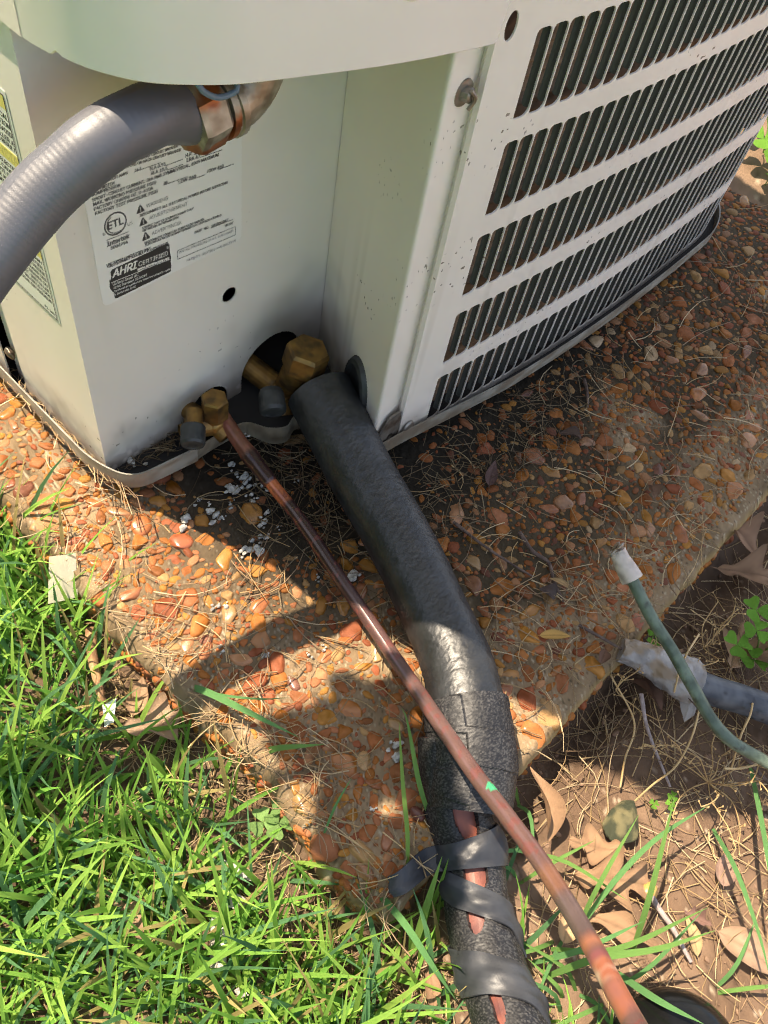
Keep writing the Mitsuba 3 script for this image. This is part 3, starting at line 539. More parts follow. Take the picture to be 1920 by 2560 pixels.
for t, z, h in (("ELECTRICAL", .2905, .0028), ("DISCONNECTION", .2860, .0028), ("TO AVOID", .2815, .0028), ("INSTALLER A", .2770, .0028), ("CAN RESULT", .2735, .0024), ("OR SOIL", .2722, .0001), ("ADVERTENCIA", .2650, .0052), ("DESCARGA ELECTRICA", .2590, .0026), ("PUEDE CAUSAR LA", .2550, .0026), ("MUERTE O LESION", .2510, .0026), ("GRAVE AL USUARIO", .2470, .0026), ("ANTES DE ABRIR", .2430, .0026), ("AVERTISSEMENT", .2080, .0050)): 
    if h > .001: out.append(ltext(t, .3300, z, h))
for i, t in enumerate(("COUPER LE COURANT", "AVANT L'ENTRETIEN.", "UN CHOC ELECTRIQUE", "PEUT CAUSER DES", "BLESSURES GRAVES OU", "LA MORT. INSTALLER", "SELON LE CODE", "LOCAL EN VIGUEUR")): out.append(ltext(t, .3310, .2015 - i * .0042, .0025))
out.append(ltext("92-101", .3310, .1625, .0020)); put("print", cat(out), "print_black", wl)

# ------------------------------------------------------------------ conduit and its fitting
con = thing("electrical_conduit", "dark grey flexible conduit arching out from under the cover", "conduit")
cpts = [(.1230, .2645, .3095), (.1090, .2610, .3165), (.0980, .2570, .3215), (.0880, .2545, .3228), (.0760, .2540, .3220), (.0640, .2542, .3190), (.0520, .2560, .3122), (.0410, .2575, .3060), (.0280, .2578, .2980), (.0150, .2570, .2900), (-.0030, .2550, .2790), (-.0220, .2520, .2650), (-.050, .246, .238), (-.085, .236, .185), (-.115, .228, .11), (-.15, .226, .04), (-.18, .23, -.03)]
cpth = Path(cpts, 400); m, uv, sv, pv = tube(cpth, .0138, 40, n=1500, bump=lambda s, a: .000026 * np.sin(s * 2300) + .0003 * (meshkit.noise(np.stack([np.cos(a) * 2, np.sin(a) * 2, s * 50], -1), 3) - .5)); put("hose", m, "hose_skin", con, smooth=True, uv=uv)
put("nut", cat([lathe(A(cpts[0]) - A([.004, 0, .0002]), (1, .05, .08), [(0, .0135), (0, .0185), (.0030, .0195), (.0150, .0195), (.0170, .0180), (.0175, .0160)], 8)]), rusty_zinc, con, smooth=25)
el = Path([(.1380, .2650, .3095), (.1450, .2650, .3100), (.1530, .2650, .3125), (.1600, .2650, .3190), (.1645, .2650, .3290), (.1660, .2650, .3450), (.166, .265, .3765)], 60)
put("elbow", tube(el, lambda s: .0178 if s < .006 else .0170, 30, n=40)[0], rusty_zinc, con, smooth=True)
put("elbow_ring", lathe((.1450, .2650, .3100), (1, 0, .12), [(-.0022, .0168), (-.0018, .0186), (.0018, .0186), (.0022, .0168)], 28), rusty_zinc, con, smooth=40)
w0 = [(0.1078,0.2360,0.3431), (0.1106,0.2360,0.3389), (0.1175,0.2360,0.3342), (0.1251,0.2360,0.3333), (0.1291,0.2360,0.3366)]; w0 = [tuple(A(w0[0]) + A([-.003, .016, .012]))] + w0 + [tuple(A(w0[-1]) + A([.003, .016, .012]))]
put("loop_wire", stick(w0, .0014, 10, 40), "blue_wire", smooth=True, label="thin blue grey wire loop peeking out beneath the cover", cat="wire")

# ------------------------------------------------------------------ service valves
def moved(m, q): m = m.copy(); m.apply_translation(q); return m
sv1 = thing("service_valve", "small brass service valve with hexagon cap at the left opening", "valve")
b1 = A([(0.1486,0.2870,0.0369)][0])
put("hex_cap", hexcap(b1 + A([.0010, 0, .0075]), (.04, .02, 1), .0104, .0205), brass, sv1)
put("body", cat([moved(blob(.0105, 31, 2, .12, (1, 1, .95)), b1), lathe(b1, (.04, .02, 1), [(0, .0085), (.008, .0085)]), lathe(b1, (-.95, .3, .05), [(0, .0095), (.012, .0085), (.014, .0095), (.021, .0095), (.022, .006), (.027, .0058)]), stick([b1 + A([-.004, .006, 0]), b1 + A([-.008, .03, .002]), b1 + A([-.008, .10, .004])], .0075, 14), lathe(b1, (.1, -1, -.45), [(0, .0075), (.014, .0070), (.015, .0055)])]), brass, sv1, smooth=40)
pc = A([(0.1228,0.2790,0.0482)][0])
put("service_port", lathe(pc + A([.006, .006, .003]), (-.62, -.72, -.25), [(-.012, .006), (0, .0062)]), brass, sv1, smooth=40)
put("port_cap", lathe(pc + A([.0045, .0055, .002]), (-.62, -.72, -.25), [(-.001, .0086), (0, .0092), (.0125, .0092), (.0145, .0082), (.0148, .0055), (.0143, .005), (.0143, 0)]), black_rubber, sv1, smooth=35)
sv2 = thing("service_valve", "large brass service valve with big hexagon cap beside the thick insulated pipe", "valve")
b2 = A([(0.2135,0.2810,0.0324)][0]); h2 = A([(0.2204,0.2680,0.0653)][0]); ax2 = unit(A([.16, -.10, 1]))
put("hex_cap", hexcap(h2, ax2, .0170, .0225, .0025), brass, sv2)
put("body", cat([stick([b2 + A([0, 0, -.004]), (b2 * .55 + h2 * .45), h2 + ax2 * .001], lambda s: .0085 + .15 * s, 20), moved(blob(.0125, 33, 2, .12), b2), stick([b2, b2 + A([-.004, .022, .004]), b2 + A([-.012, .05, .012])], .0100, 18), stick([b2 + A([.0, 0, -.002]), b2 + A([-.008, -.012, -.013])], .0085, 14), stick([b2, b2 + A([.012, -.008, -.002]), b2 + A([.024, -.016, -.004])], .0112, 16)]), brass, sv2, smooth=40)
put("stub_pipe", stick([b2 + A([-.012, .05, .012]), b2 + A([-.02, .085, .03]), b2 + A([-.03, .11, .06])], .0112, 18), red_copper, sv2, smooth=True)
pc = A([(0.1875,0.2640,0.0464)][0])
put("port_cap", lathe(pc + A([.006, .0085, .004]), (-.55, -.78, -.30), [(-.004, .0085), (0, .0100), (.012, .0106), (.0150, .0096), (.0155, .007), (.0150, .006), (.0150, 0)]), black_rubber, sv2, smooth=35)

# ------------------------------------------------------------------ copper tube
lpts = [(0.1564,0.2878,0.0400), (0.1547,0.2782,0.0380), (0.1525,0.2604,0.0345), (0.1498,0.2381,0.0315), (0.1481,0.2171,0.0280), (0.1451,0.1890,0.0255), (0.1391,0.1573,0.0240), (0.1325,0.1261,0.0230), (0.1265,0.0964,0.0225), (0.1176,0.0612,0.0255), (0.1075,0.0316,0.0360), (0.0947,0.0002,0.0510), (0.0813,-0.0330,0.0680), (0.0713,-0.0614,0.0820), (0.0618,-0.0866,0.0950), (0.0493,-0.1084,0.1120), (0.0368,-0.1247,0.1300), (0.0248,-0.1372,0.1480), (0.0147,-0.1474,0.1640), (0.0052,-0.1569,0.1800)]
lp_ = Path(lpts, 500, up=(-.3, -.3, 1)); sA = [lp_.near(q) for q in [(0.1508,0.2477,0.0330), (0.1484,0.2217,0.0287), (0.1457,0.1998,0.0262), (0.1380,0.1512,0.0237), (0.1176,0.0612,0.0255), (0.0772,-0.0437,0.0735), (0.0605,-0.0892,0.0965), (0.0528,-0.1033,0.1070), (0.0474,-0.1115,0.1150), (0.0380,-0.1228,0.1280), (0.0318,-0.1300,0.1370), (0.0242,-0.1377,0.1490)]]
def lr(s): return .0050 + (.0010 if s < sA[0] else 0) + .0011 * math.exp(-((s - sA[0]) / .006)**2) + (.0010 if sA[0] < s < sA[1] else 0)
m, uv, s_, ph_ = tube(lp_, lr, 24, n=420, bump=lambda s, a: .00025 * (meshkit.fbm(np.stack([np.cos(a), np.sin(a), s * 60], -1), 3, 4) - .5))
n1 = meshkit.fbm(m.vertices * 70, 3, 2)[:, None]; n2 = meshkit.fbm(m.vertices * 190, 3, 3)[:, None]
dark, mau, ora, bright = A([.045, .021, .019]), A([.145, .080, .070]), A([.21, .10, .065]), A([.40, .17, .12])
def seg(a, b, w=.006): return (np.clip((s_ - a) / w, 0, 1) * np.clip((b - s_) / w, 0, 1))[:, None]
col = np.tile(mau, (len(s_), 1)) * (.75 + .5 * n1)
col = col * (1 - seg(-1, sA[4] + .0, .08)) + (dark * (.7 + .6 * n1)) * seg(-1, sA[4], .08)
col = col * (1 - seg(-1, sA[0], .004)) + A([.22, .085, .05]) * (.6 + .8 * n2) * seg(-1, sA[0], .004)
k = seg(sA[1], sA[2], .0015) * np.clip(1.25 - (s_ - sA[1])[:, None] / .03, 0, 1); col = col * (1 - k) + A([.46, .135, .05]) * (.75 + .5 * n1) * k
sp = (n2 > .60) * .5; col = col * (1 - sp) + A([.20, .055, .045]) * sp
for a, b, c in ((sA[6], sA[7] + .004, ora), (sA[7], sA[9], A([.13, .09, .085])), (sA[9] - .004, sA[9] + .008, A([.32, .13, .075])), (sA[9] + .006, sA[10] + .004, A([.25, .08, .085])), (sA[10], sA[11], A([.52, .36, .27])), (sA[11] - .004, sA[11] + .02, A([.30, .12, .09]))): k = seg(a, b, .006); col = col * (1 - k) + c * (.7 + .6 * n1) * k
k = seg(sA[10] - .002, sA[11] + .02, .004) * np.clip((n1 - .5) * 8, 0, 1); col = col * (1 - k) + A([.34, .12, .07]) * k
GA = 1.0 if (lp_.S.mean(0) @ np.cross(DOWN, FWD)) > 0 else -1.0
k = ((np.abs(s_ - sA[5])[:, None] < .0032 + .006 * (n2 - .5)) & (np.cos(ph_ - GA)[:, None] > .55 + .9 * (n2 - .5))) * 1.0; col = col * (1 - k) + A([.07, .42, .20]) * k
put("copper_tube", m, "tube_copper", smooth=True, color=np.clip(col, .004, 1), label="thin bare copper tube running diagonally down from the small valve", cat="copper tube")

# ------------------------------------------------------------------ insulated suction line
ins = thing("insulated_pipe", "thick black foam insulated pipe crossing the pad from the large valve", "insulated pipe")
ipts = [(0.2253,0.2518,0.0500), (0.2197,0.2339,0.0460), (0.2112,0.2055,0.0400), (0.2016,0.1734,0.0340), (0.1909,0.1365,0.0300), (0.1797,0.1033,0.0275), (0.1667,0.0726,0.0265), (0.1545,0.0447,0.0270), (0.1427,0.0230,0.0270), (0.1267,0.0022,0.0270), (0.1132,-0.0137,0.0240), (0.0982,-0.0302,0.0180), (0.0815,-0.0441,0.0120)]
ip = Path(ipts, 300, up=(-.55, -.15, .8)); sE = ip.near([(0.1272,0.0035,0.0270)][0])
m, uv, *_ = tube(ip, lambda s: .0265 - .0022 * min(s / .2, 1) + .0012 * max(0, (s - sE + .05) / .05), 190, 0, sE, n=420, bump=lambda s, a: .0009 * (meshkit.fbm(np.stack([np.cos(a) * 1.2, np.sin(a) * 1.2, s * 28], -1), 3, 6) - .5) + .00060 * (meshkit.fbm(np.stack([np.cos(a) * 7, np.sin(a) * 7, s * 270], -1), 3, 16) - .5) - .00016 * np.clip(1 - np.abs(meshkit.noise(np.stack([np.cos(a) * 9, np.sin(a) * 9, s * 420], -1), 17) - .5) * 9, 0, 1)); put("foam_sleeve", m, foam_smooth, ins, smooth=True, uv=uv, label="smooth black foam sleeve nearest the valve")
m, uv, *_ = tube(ip, lambda s: .0280 + .0016 * math.sin((s - sE) * 60), 200, sE - .001, ip.L - .002, n=150, bump=lambda s, a: .00025 * (meshkit.noise(np.stack([np.cos(a) * 26, np.sin(a) * 26, s * 1000], -1), 3) + .6 * meshkit.noise(np.stack([np.cos(a) * 12, np.sin(a) * 12, s * 480], -1), 4) - .8) + .0012 * np.sign(np.sin((s - sE) * 150 + a * .6)) * .35 + .0022 * (meshkit.fbm(np.stack([np.cos(a) * 1.5, np.sin(a) * 1.5, s * 40], -1), 3, 8) - .5)); put("foam_wrap", m, foam_rough, ins, smooth=True, uv=uv, label="rough grey black foam tape wrapping over the joint")
opts = [(0.1055,-0.0014,0.0220), (0.0932,-0.0160,0.0150), (0.0814,-0.0339,0.0060), (0.0744,-0.0491,0.0000), (0.0669,-0.0641,-0.0040), (0.0547,-0.0783,-0.0060), (0.0412,-0.0946,-0.0040), (0.0285,-0.1108,0.0020), (0.0172,-0.1269,0.0100), (0.0061,-0.1414,0.0180), (-0.0036,-0.1556,0.0260)]
op = Path(opts, 300, up=(-.55, -.3, .8)); ro = lambda s: .0200
def holes(s, a, cs):   # cs: (pixel-traced arc position, half length, centre angle, half angle)
    k = np.zeros_like(s, bool)
    for c, hl, ca, ha in cs: k |= ((s - c) / (hl * (1 + .35 * (meshkit.fbm(np.stack([s * 120, a * 3, s * 0], -1), 2, 5) - .5))))**2 + ((a - ca) / ha)**2 < 1
    return k
n_, sd = 420, 150; s = np.linspace(0, op.L, n_); a = np.linspace(-np.pi, np.pi, sd + 1); SS, AA = np.meshgrid(s, a, indexing="ij"); Pq, Tq, Uq, Sq = op.at(s)
# angle 0 faces up and to the camera, positive to the right in the picture
def ring_pts(path, SS, AA, R):
    P_, T_, U_, S_2 = path.at(SS.ravel()); sg = np.sign((S_2 @ np.cross(DOWN, FWD)).mean()); return (P_ + R.ravel()[:, None] * (np.cos(AA.ravel())[:, None] * U_ + sg * np.sin(AA.ravel())[:, None] * S_2))
hs = [op.near(q) for q in [(0.0868,-0.0287,0.0160), (0.0623,-0.0706,-0.0060), (0.0473,-0.0889,-0.0050), (0.0132,-0.1326,0.0130)]]
kill = holes(SS, AA, [(hs[0], .034, .32, .42), (hs[1], .016, .05, .36), (hs[2], .017, -.05, .26), (hs[3], .012, .0, .16)])
slit = (np.abs(AA - .25 - .04 * np.sin(SS * 70)) < .035) & (SS > hs[0]) & (SS < hs[0] + .07); kill |= slit
R1 = np.full_like(SS, .0205) + .0022 * (meshkit.fbm(np.stack([np.cos(AA) * 1.4, np.sin(AA) * 1.4, SS * 45], -1), 3, 11) - .5) + .00028 * (meshkit.noise(np.stack([np.cos(AA) * 20, np.sin(AA) * 20, SS * 1000], -1), 3) + .7 * meshkit.noise(np.stack([np.cos(AA) * 9, np.sin(AA) * 9, SS * 450], -1), 4) - .85); R1[:, -1] = R1[:, 0]
Vo, Vi = ring_pts(op, SS, AA, R1), ring_pts(op, SS, AA, R1 * 0 + .0168); F = quads(n_, sd + 1); keep = ~kill.ravel()[F].any(1); F = F[keep]
e = np.sort(np.vstack([F[:, [0, 1]], F[:, [1, 2]], F[:, [2, 0]]]), axis=1); ue, cnt = np.unique(e, axis=0, return_counts=True); be = ue[cnt == 1]; o = len(Vo)
Fw = np.vstack([np.stack([be[:, 0], be[:, 1], be[:, 1] + o], -1), np.stack([be[:, 0], be[:, 1] + o, be[:, 0] + o], -1)])
put("old_foam_sleeve", TM(np.vstack([Vo, Vi]), np.vstack([F, F[:, ::-1] + o, Fw])), foam_rough, ins, smooth=50, label="worn speckled foam sleeve split open over the pipe")
put("inner_pipe", tube(op, .0166, 32, 0, op.L - .01, n=140)[0], red_copper, ins, smooth=True, label="reddish copper pipe showing through tears in the foam")
def band(path, s0, slope, w, a0, a1, r=.0222, n=60, flap=None):
    aa = np.linspace(a0, a1, n); jj = np.linspace(-.5, .5, 7); AA, JJ = np.meshgrid(aa, jj, indexing="ij"); SS = s0 + slope * AA + JJ * w
    R = r + .0016 * (meshkit.fbm(np.stack([AA * 2.2, JJ * 2.5, AA * 0 + s0 * 90], -1), 3, 4) - .5) + .0006 * np.sin(AA * 1.3 + JJ * 17) * (s0 > .12) + .0007 * np.cos(JJ * 6) + .0008 * np.sin(AA * 5 + JJ * 8); V = ring_pts(path, SS, AA, R).reshape(n, 7, 3)
    if flap is not None:
        ext = [V[0] + flap * t + A([0, 0, .006]) * math.sin(t * 2.6) + (V[0] - V[0, 3]) * (-.22 * t) + FWD * .004 * math.sin(t * 6) for t in np.linspace(1, 0, 16)[:-1]]
        V = np.concatenate([np.array(ext), V])
    n = len(V); N = np.gradient(V, axis=0); M = np.gradient(V, axis=1); nn = np.cross(N, M); nn /= np.linalg.norm(nn, axis=2, keepdims=True); P_ = path.at(s0)[0]; sg = np.sign((nn[n // 2, 3] @ (V[n // 2, 3] - P_)))
    V2 = V - sg * nn * .0011; k = n * 7; F = [quads(n, 7), quads(n, 7)[:, ::-1] + k]
    rim = np.array(list(range(0, k, 7)) + list(range(k - 6, k)) + list(range(k - 8, -1, -7)) + list(range(5, 0, -1))); r2 = np.roll(rim, -1)
    return TM(np.vstack([V.reshape(-1, 3), V2.reshape(-1, 3)]), np.vstack(F + [np.stack([rim, r2 + k, r2], -1), np.stack([rim, rim + k, r2 + k], -1)]))
_fl = A([(0.0454,-0.0466,0.0220), (0.0178,-0.0380,0.0140)]); FLAP = (_fl[1] - _fl[0]) * 1.2 + A([0, 0, .008])
bs = [op.near(q) for q in [(0.0729,-0.0605,-0.0030), (0.0495,-0.0835,-0.0060), (0.0205,-0.1184,0.0060)]]
put("tape_band", band(op, bs[0], .000, .0215, -1.0, 2.2, .0236, flap=FLAP), rubber_tape, ins, smooth=40, label="grey rubber tape band with a loose flap to the left")
put("tape_band", band(op, bs[1], .0125, .0210, -1.75, 1.9, .0226), rubber_tape, ins, smooth=40, label="middle slanted grey rubber tape band")
put("tape_band", band(op, bs[2], .0100, .0250, -1.8, 1.9, .0226), rubber_tape, ins, smooth=40, label="lowest grey rubber tape band near the frame edge")

# ------------------------------------------------------------------ loose pipes on the right
gp = thing("green_tube", "weathered green tube with a pale taped tip sticking up", "tube")
gpts = [(0.2496,-0.0165,0.0920), (0.2457,-0.0275,0.0890), (0.2404,-0.0451,0.0830), (0.2368,-0.0696,0.0740), (0.2322,-0.0962,0.0630), (0.2297,-0.1179,0.0530), (0.2329,-0.1370,0.0450), (0.2461,-0.1629,0.0340), (0.2608,-0.1945,0.0180), (0.2930,-0.2518,-0.0250)]
gpa = Path(gpts, 200); put("green_coating", tube(gpa, .0041, 20, n=160, bump=lambda s, a: .0006 * (meshkit.fbm(np.stack([np.cos(a), np.sin(a), s * 50], -1), 3, 5) - .5))[0], green_coat, gp, smooth=True)
tp = Path([(0.2509,-0.0021,0.1010), (0.2500,-0.0065,0.0980), (0.2495,-0.0133,0.0940), (0.2480,-0.0214,0.0905)], 60)
put("taped_tip", tube(tp, lambda s: .0052 + .0022 * min(1, s / tp.L * 1.15), 26, n=40, bump=lambda s, a: .0011 * (meshkit.fbm(np.stack([np.cos(a) * 2, np.sin(a) * 2, s * 160], -1), 3, 5) - .5))[0], masking_tape, gp, smooth=45, label="pale crumpled tape wound around the tip")
put("tip_tuft", cat([moved(blob(.0035, 60 + k, 1, .6, (1, .4, 1), 3), tp.P[0] + rng.normal(0, .0018, 3)) for k in range(5)]), weathered_tape, gp)
yp = thing("grey_pipe", "grey plastic pipe lying on the soil with an old wrapped end", "pipe")
ypts = [(0.2580,-0.0451,0.0040), (0.2687,-0.0646,0.0020), (0.2771,-0.0899,0.0000), (0.2886,-0.1137,-0.0030), (0.3014,-0.1327,-0.0060), (0.3166,-0.1593,-0.0100), (0.3410,-0.2017,-0.0200)]; ypa = Path(ypts, 200)
sW = ypa.near([(0.2821,-0.0999,-0.0010)][0])
put("plastic", tube(ypa, .0112, 30, sW - .006, ypa.L, n=120, bump=lambda s, a: .0005 * (meshkit.fbm(np.stack([np.cos(a), np.sin(a), s * 30], -1), 3, 5) - .5))[0], grey_plastic, yp, smooth=True)
put("tape_wrap", tube(ypa, lambda s: .0085 + .0075 * min(1, s / sW * 1.3), 60, 0, sW, n=90, bump=lambda s, a: .0055 * (meshkit.fbm(np.stack([np.cos(a) * 2.5, np.sin(a) * 2.5, s * 110], -1), 4, 15) - .5))[0], weathered_tape, yp, smooth=30, label="crumpled silvery tape around the pipe end")
V = A([(0.2726,-0.0915,-0.0040), (0.2786,-0.1029,-0.0040), (0.2808,-0.1106,-0.0100), (0.2686,-0.1154,-0.0140), (0.2607,-0.1133,-0.0180), (0.2652,-0.1050,-0.0140)]); V = np.vstack([V, V.mean(0) + A([0, 0, .006])]); put("tape_flap", TM(V, [(i, (i + 1) % 6, 6) for i in range(6)]), weathered_tape, yp, smooth=True)

# ------------------------------------------------------------------ vegetation
def blades(base, az, lean, curl, L, W, col, n=7):
    """Grass blades as creased strips. lean: start angle from upright, curl: added over the length."""
    N = len(L); t = np.linspace(0, 1, n); ang = lean[:, None] + curl[:, None] * t[None]; ds = (L / (n - 1))[:, None]
    h = np.concatenate([np.zeros((N, 1)), np.cumsum(np.sin(ang[:, :-1]) * ds, 1)], 1); z = np.concatenate([np.zeros((N, 1)), np.cumsum(np.cos(ang[:, :-1]) * ds, 1)], 1)
    sway = rng.normal(0, .10, N)[:, None] * h * t[None]; dx, dy = np.cos(az)[:, None], np.sin(az)[:, None]
    c = np.stack([base[:, :1] + h * dx - sway * dy, base[:, 1:2] + h * dy + sway * dx, base[:, 2:3] + z], -1)
    w = W[:, None] * np.clip(.55 + 1.1 * t - 1.65 * t**2.6, .04, 1)[None]; tw = rng.normal(0, .5, N)[:, None] * t[None]
    sd = np.stack([-np.sin(az)[:, None] * np.cos(tw), np.cos(az)[:, None] * np.cos(tw), np.sin(tw)], -1) * w[..., None]; dn = np.zeros_like(c); dn[..., 2] = -.22 * w
    V = np.stack([c - sd, c + dn, c + sd], 2); f = quads(n, 3); F = (f[None] + (np.arange(N) * n * 3)[:, None, None]).reshape(-1, 3)
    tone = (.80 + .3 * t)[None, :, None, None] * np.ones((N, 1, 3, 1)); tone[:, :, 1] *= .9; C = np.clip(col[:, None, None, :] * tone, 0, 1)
    return V.reshape(-1, 3), F, C.reshape(-1, 3)
def on_pad(x, y, m=.004): return (x > left_edge(y) + m) & (y > PY0 + m)
def lawn():
    B = []
    def add(n, xlo, xhi, ylo, yhi, dens, Lr, Wr):
        x, y = rng.uniform(xlo, xhi, n), rng.uniform(ylo, yhi, n); k = ~on_pad(x, y, -.006) & (rng.random(n) < dens(x, y)); x, y = x[k], y[k]; m = len(x)
        B.append((x, y, rng.uniform(*Lr, m) * (.7 + .6 * meshkit.noise(np.stack([x * 14, y * 14, x * 0], -1), 3)), rng.uniform(*Wr, m)))
    clump = lambda x, y: np.clip((meshkit.fbm(np.stack([x * 13, y * 13, x * 0], -1), 3, 21) - .32) * 3.6, .06, 1)
    bare = lambda x, y: 1 - .88 * np.exp(-(((x + .005) / .045)**2 + ((y - .12) / .10)**2)) - .55 * np.exp(-(((x - .0) / .07)**2 + ((y + .12) / .06)**2))
    d = lambda x, y: clump(x, y) * np.clip(bare(x, y), 0, 1) * np.clip(1 - (x - .005) / .06, 0, 1) * (1 - .9 * np.exp(-(((x - .02) / .035)**2 + ((y + .055) / .030)**2)))
    add(13000, -.40, .10, -.34, .50, d, (.030, .092), (.0010, .0023)); add(9000, -.40, .09, -.34, .50, d, (.014, .040), (.0006, .0014)); add(2600, -.45, .0, .3, 1.2, lambda x, y: clump(x, y), (.03, .07), (.001, .002))
    x, y, L, W = (np.concatenate(a) for a in zip(*B)); N = len(x); az = rng.normal(.6, 1.9, N); lean = np.abs(rng.normal(.35, .32, N)); curl = np.abs(rng.normal(.75, .5, N))
    u = rng.random((N, 1)); base = A([.16, .37, .060]) * (1 - u) + A([.36, .56, .11]) * u; blue = rng.random((N, 1)) < .22; base = np.where(blue, A([.12, .26, .11]), base); dry = rng.random((N, 1)) < .06; base = np.where(dry, A([.42, .34, .14]), base)
    return blades(np.stack([x, y, ground_z(x, y) - .002], -1), az, lean, curl, L, W, base * rng.uniform(.75, 1.2, (N, 1)))
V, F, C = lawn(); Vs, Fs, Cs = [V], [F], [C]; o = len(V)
def hero(pts, w, col, n=16):
    global o
    pa = Path(pts, n); t = np.linspace(0, 1, n); W = w * np.clip(.6 + 1.0 * t - 1.6 * t**2.4, .04, 1); view = unit(CAM - pa.P.mean(0)); sd = np.cross(pa.T, view); sd /= np.linalg.norm(sd, axis=1, keepdims=True); sd = sd * W[:, None]
    V = np.stack([pa.P - sd, pa.P - .18 * W[:, None] * view, pa.P + sd], 1).reshape(-1, 3); Vs.append(V); Fs.append(quads(n, 3) + o); o += len(V); Cs.append(np.tile(A(col), (len(V), 1)) * rng.uniform(.9, 1.1))
G1, G2, G3 = (.18, .34, .09), (.14, .31, .11), (.23, .39, .09)
hero([(0.0110,0.1555,-0.0200), (0.0119,0.1321,0.0120), (0.0170,0.1102,0.0220), (0.0256,0.0885,0.0200), (0.0364,0.0667,0.0120)], .0028, G2)
hero([(0.0122,0.1544,-0.0200), (0.0155,0.1222,0.0180), (0.0316,0.1000,0.0240), (0.0482,0.0891,0.0180)], .0012, G2)
hero([(0.0141,0.0856,-0.0300), (0.0206,0.0733,0.0060), (0.0324,0.0605,0.0160), (0.0452,0.0519,0.0120)], .0026, G1)
hero([(0.0339,-0.0369,0.0000), (0.0423,-0.0244,0.0200), (0.0593,-0.0020,0.0300), (0.0839,0.0256,0.0340)], .0017, G3)
hero([(0.0650,-0.0282,0.0000), (0.0674,-0.0089,0.0280), (0.0864,0.0214,0.0380), (0.0912,0.0305,0.0360)], .0019, G1)
hero([(0.0098,0.0131,0.0000), (0.0219,0.0179,0.0200), (0.0377,0.0216,0.0320)], .0010, G2)
hero([(0.0083,-0.0743,-0.0400), (0.0295,-0.0576,0.0120), (0.0437,-0.0483,0.0340)], .0028, G3)
hero([(0.0138,-0.0236,-0.0200), (0.0082,-0.0563,0.0040), (0.0035,-0.0830,0.0060), (0.0033,-0.1079,-0.0100)], .0026, G2)
hero([(0.0497,-0.1243,-0.0300), (0.0649,-0.1048,0.0200), (0.1053,-0.0780,0.0450)] if False else [(0.1081,-0.1753,-0.0300), (0.1290,-0.1551,0.0120), (0.1764,-0.1286,0.0400)], .0022, G1)
hero([(0.0893,-0.1415,-0.0300), (0.1237,-0.1363,0.0020), (0.1604,-0.1397,0.0120), (0.2085,-0.1545,0.0040)], .0021, G2)
hero([(0.2167,-0.1725,-0.0300), (0.1852,-0.1895,0.0060), (0.1604,-0.2188,0.0100), (0.1421,-0.2361,0.0120)], .0019, G2)
hero([(0.2723,-0.1659,-0.0200), (0.2140,-0.1885,0.0160), (0.1635,-0.2181,0.0300)], .0020, G2)
hero([(0.0574,-0.1429,-0.0300), (0.0724,-0.1503,0.0200), (0.0948,-0.1688,0.0400), (0.1245,-0.1862,0.0480)], .0026, G1)
hero([(0.0571,-0.1317,-0.0300), (0.0730,-0.1429,0.0120), (0.1035,-0.1561,0.0340)], .0022, G2)
hero([(0.0883,-0.1714,-0.0200), (0.0841,-0.1911,0.0100), (0.0900,-0.2148,0.0200)], .0026, G2)
hero([(0.0893,-0.1415,-0.0300), (0.1138,-0.1285,0.0100), (0.1605,-0.1217,0.0180)], .0018, G1)
hero([(0.0719,-0.1355,-0.0300), (0.0844,-0.1555,0.0200), (0.1407,-0.1815,0.0300)], .0020, G1)
for x0, y0 in ((1150, 1830), (1160, 1700), (1170, 2050), (1210, 2140), (1180, 2180), (1130, 1900), (1260, 2170), (1500, 2150)):
    q = A([*np.array(CAM[:2]), 0]); d = None
    base = CAM + (FWD + (x0 * 1.15732 - 960) / 2093.83 * np.cross(DOWN, FWD) + (y0 * 1.15732 - 1280) / 2093.83 * DOWN) * .56; base[2] = GZ - .004
    for k in range(2): az = rng.uniform(-1, 5); l = rng.uniform(.04, .085); hero([base + rng.normal(0, .004, 3) * [1, 1, 0], base + A([math.cos(az) * l * .3, math.sin(az) * l * .3, l * .42]), base + A([math.cos(az) * l * .9, math.sin(az) * l * .9, l * .5])], .0016, (G1, G2, G3)[k], 9)
put("lawn_grass", TM(np.vstack(Vs), np.vstack(Fs)), "grass_leaf", smooth=True, color=np.vstack(Cs), kind="stuff", label="bright green lawn grass left of and in front of the pad", cat="grass")

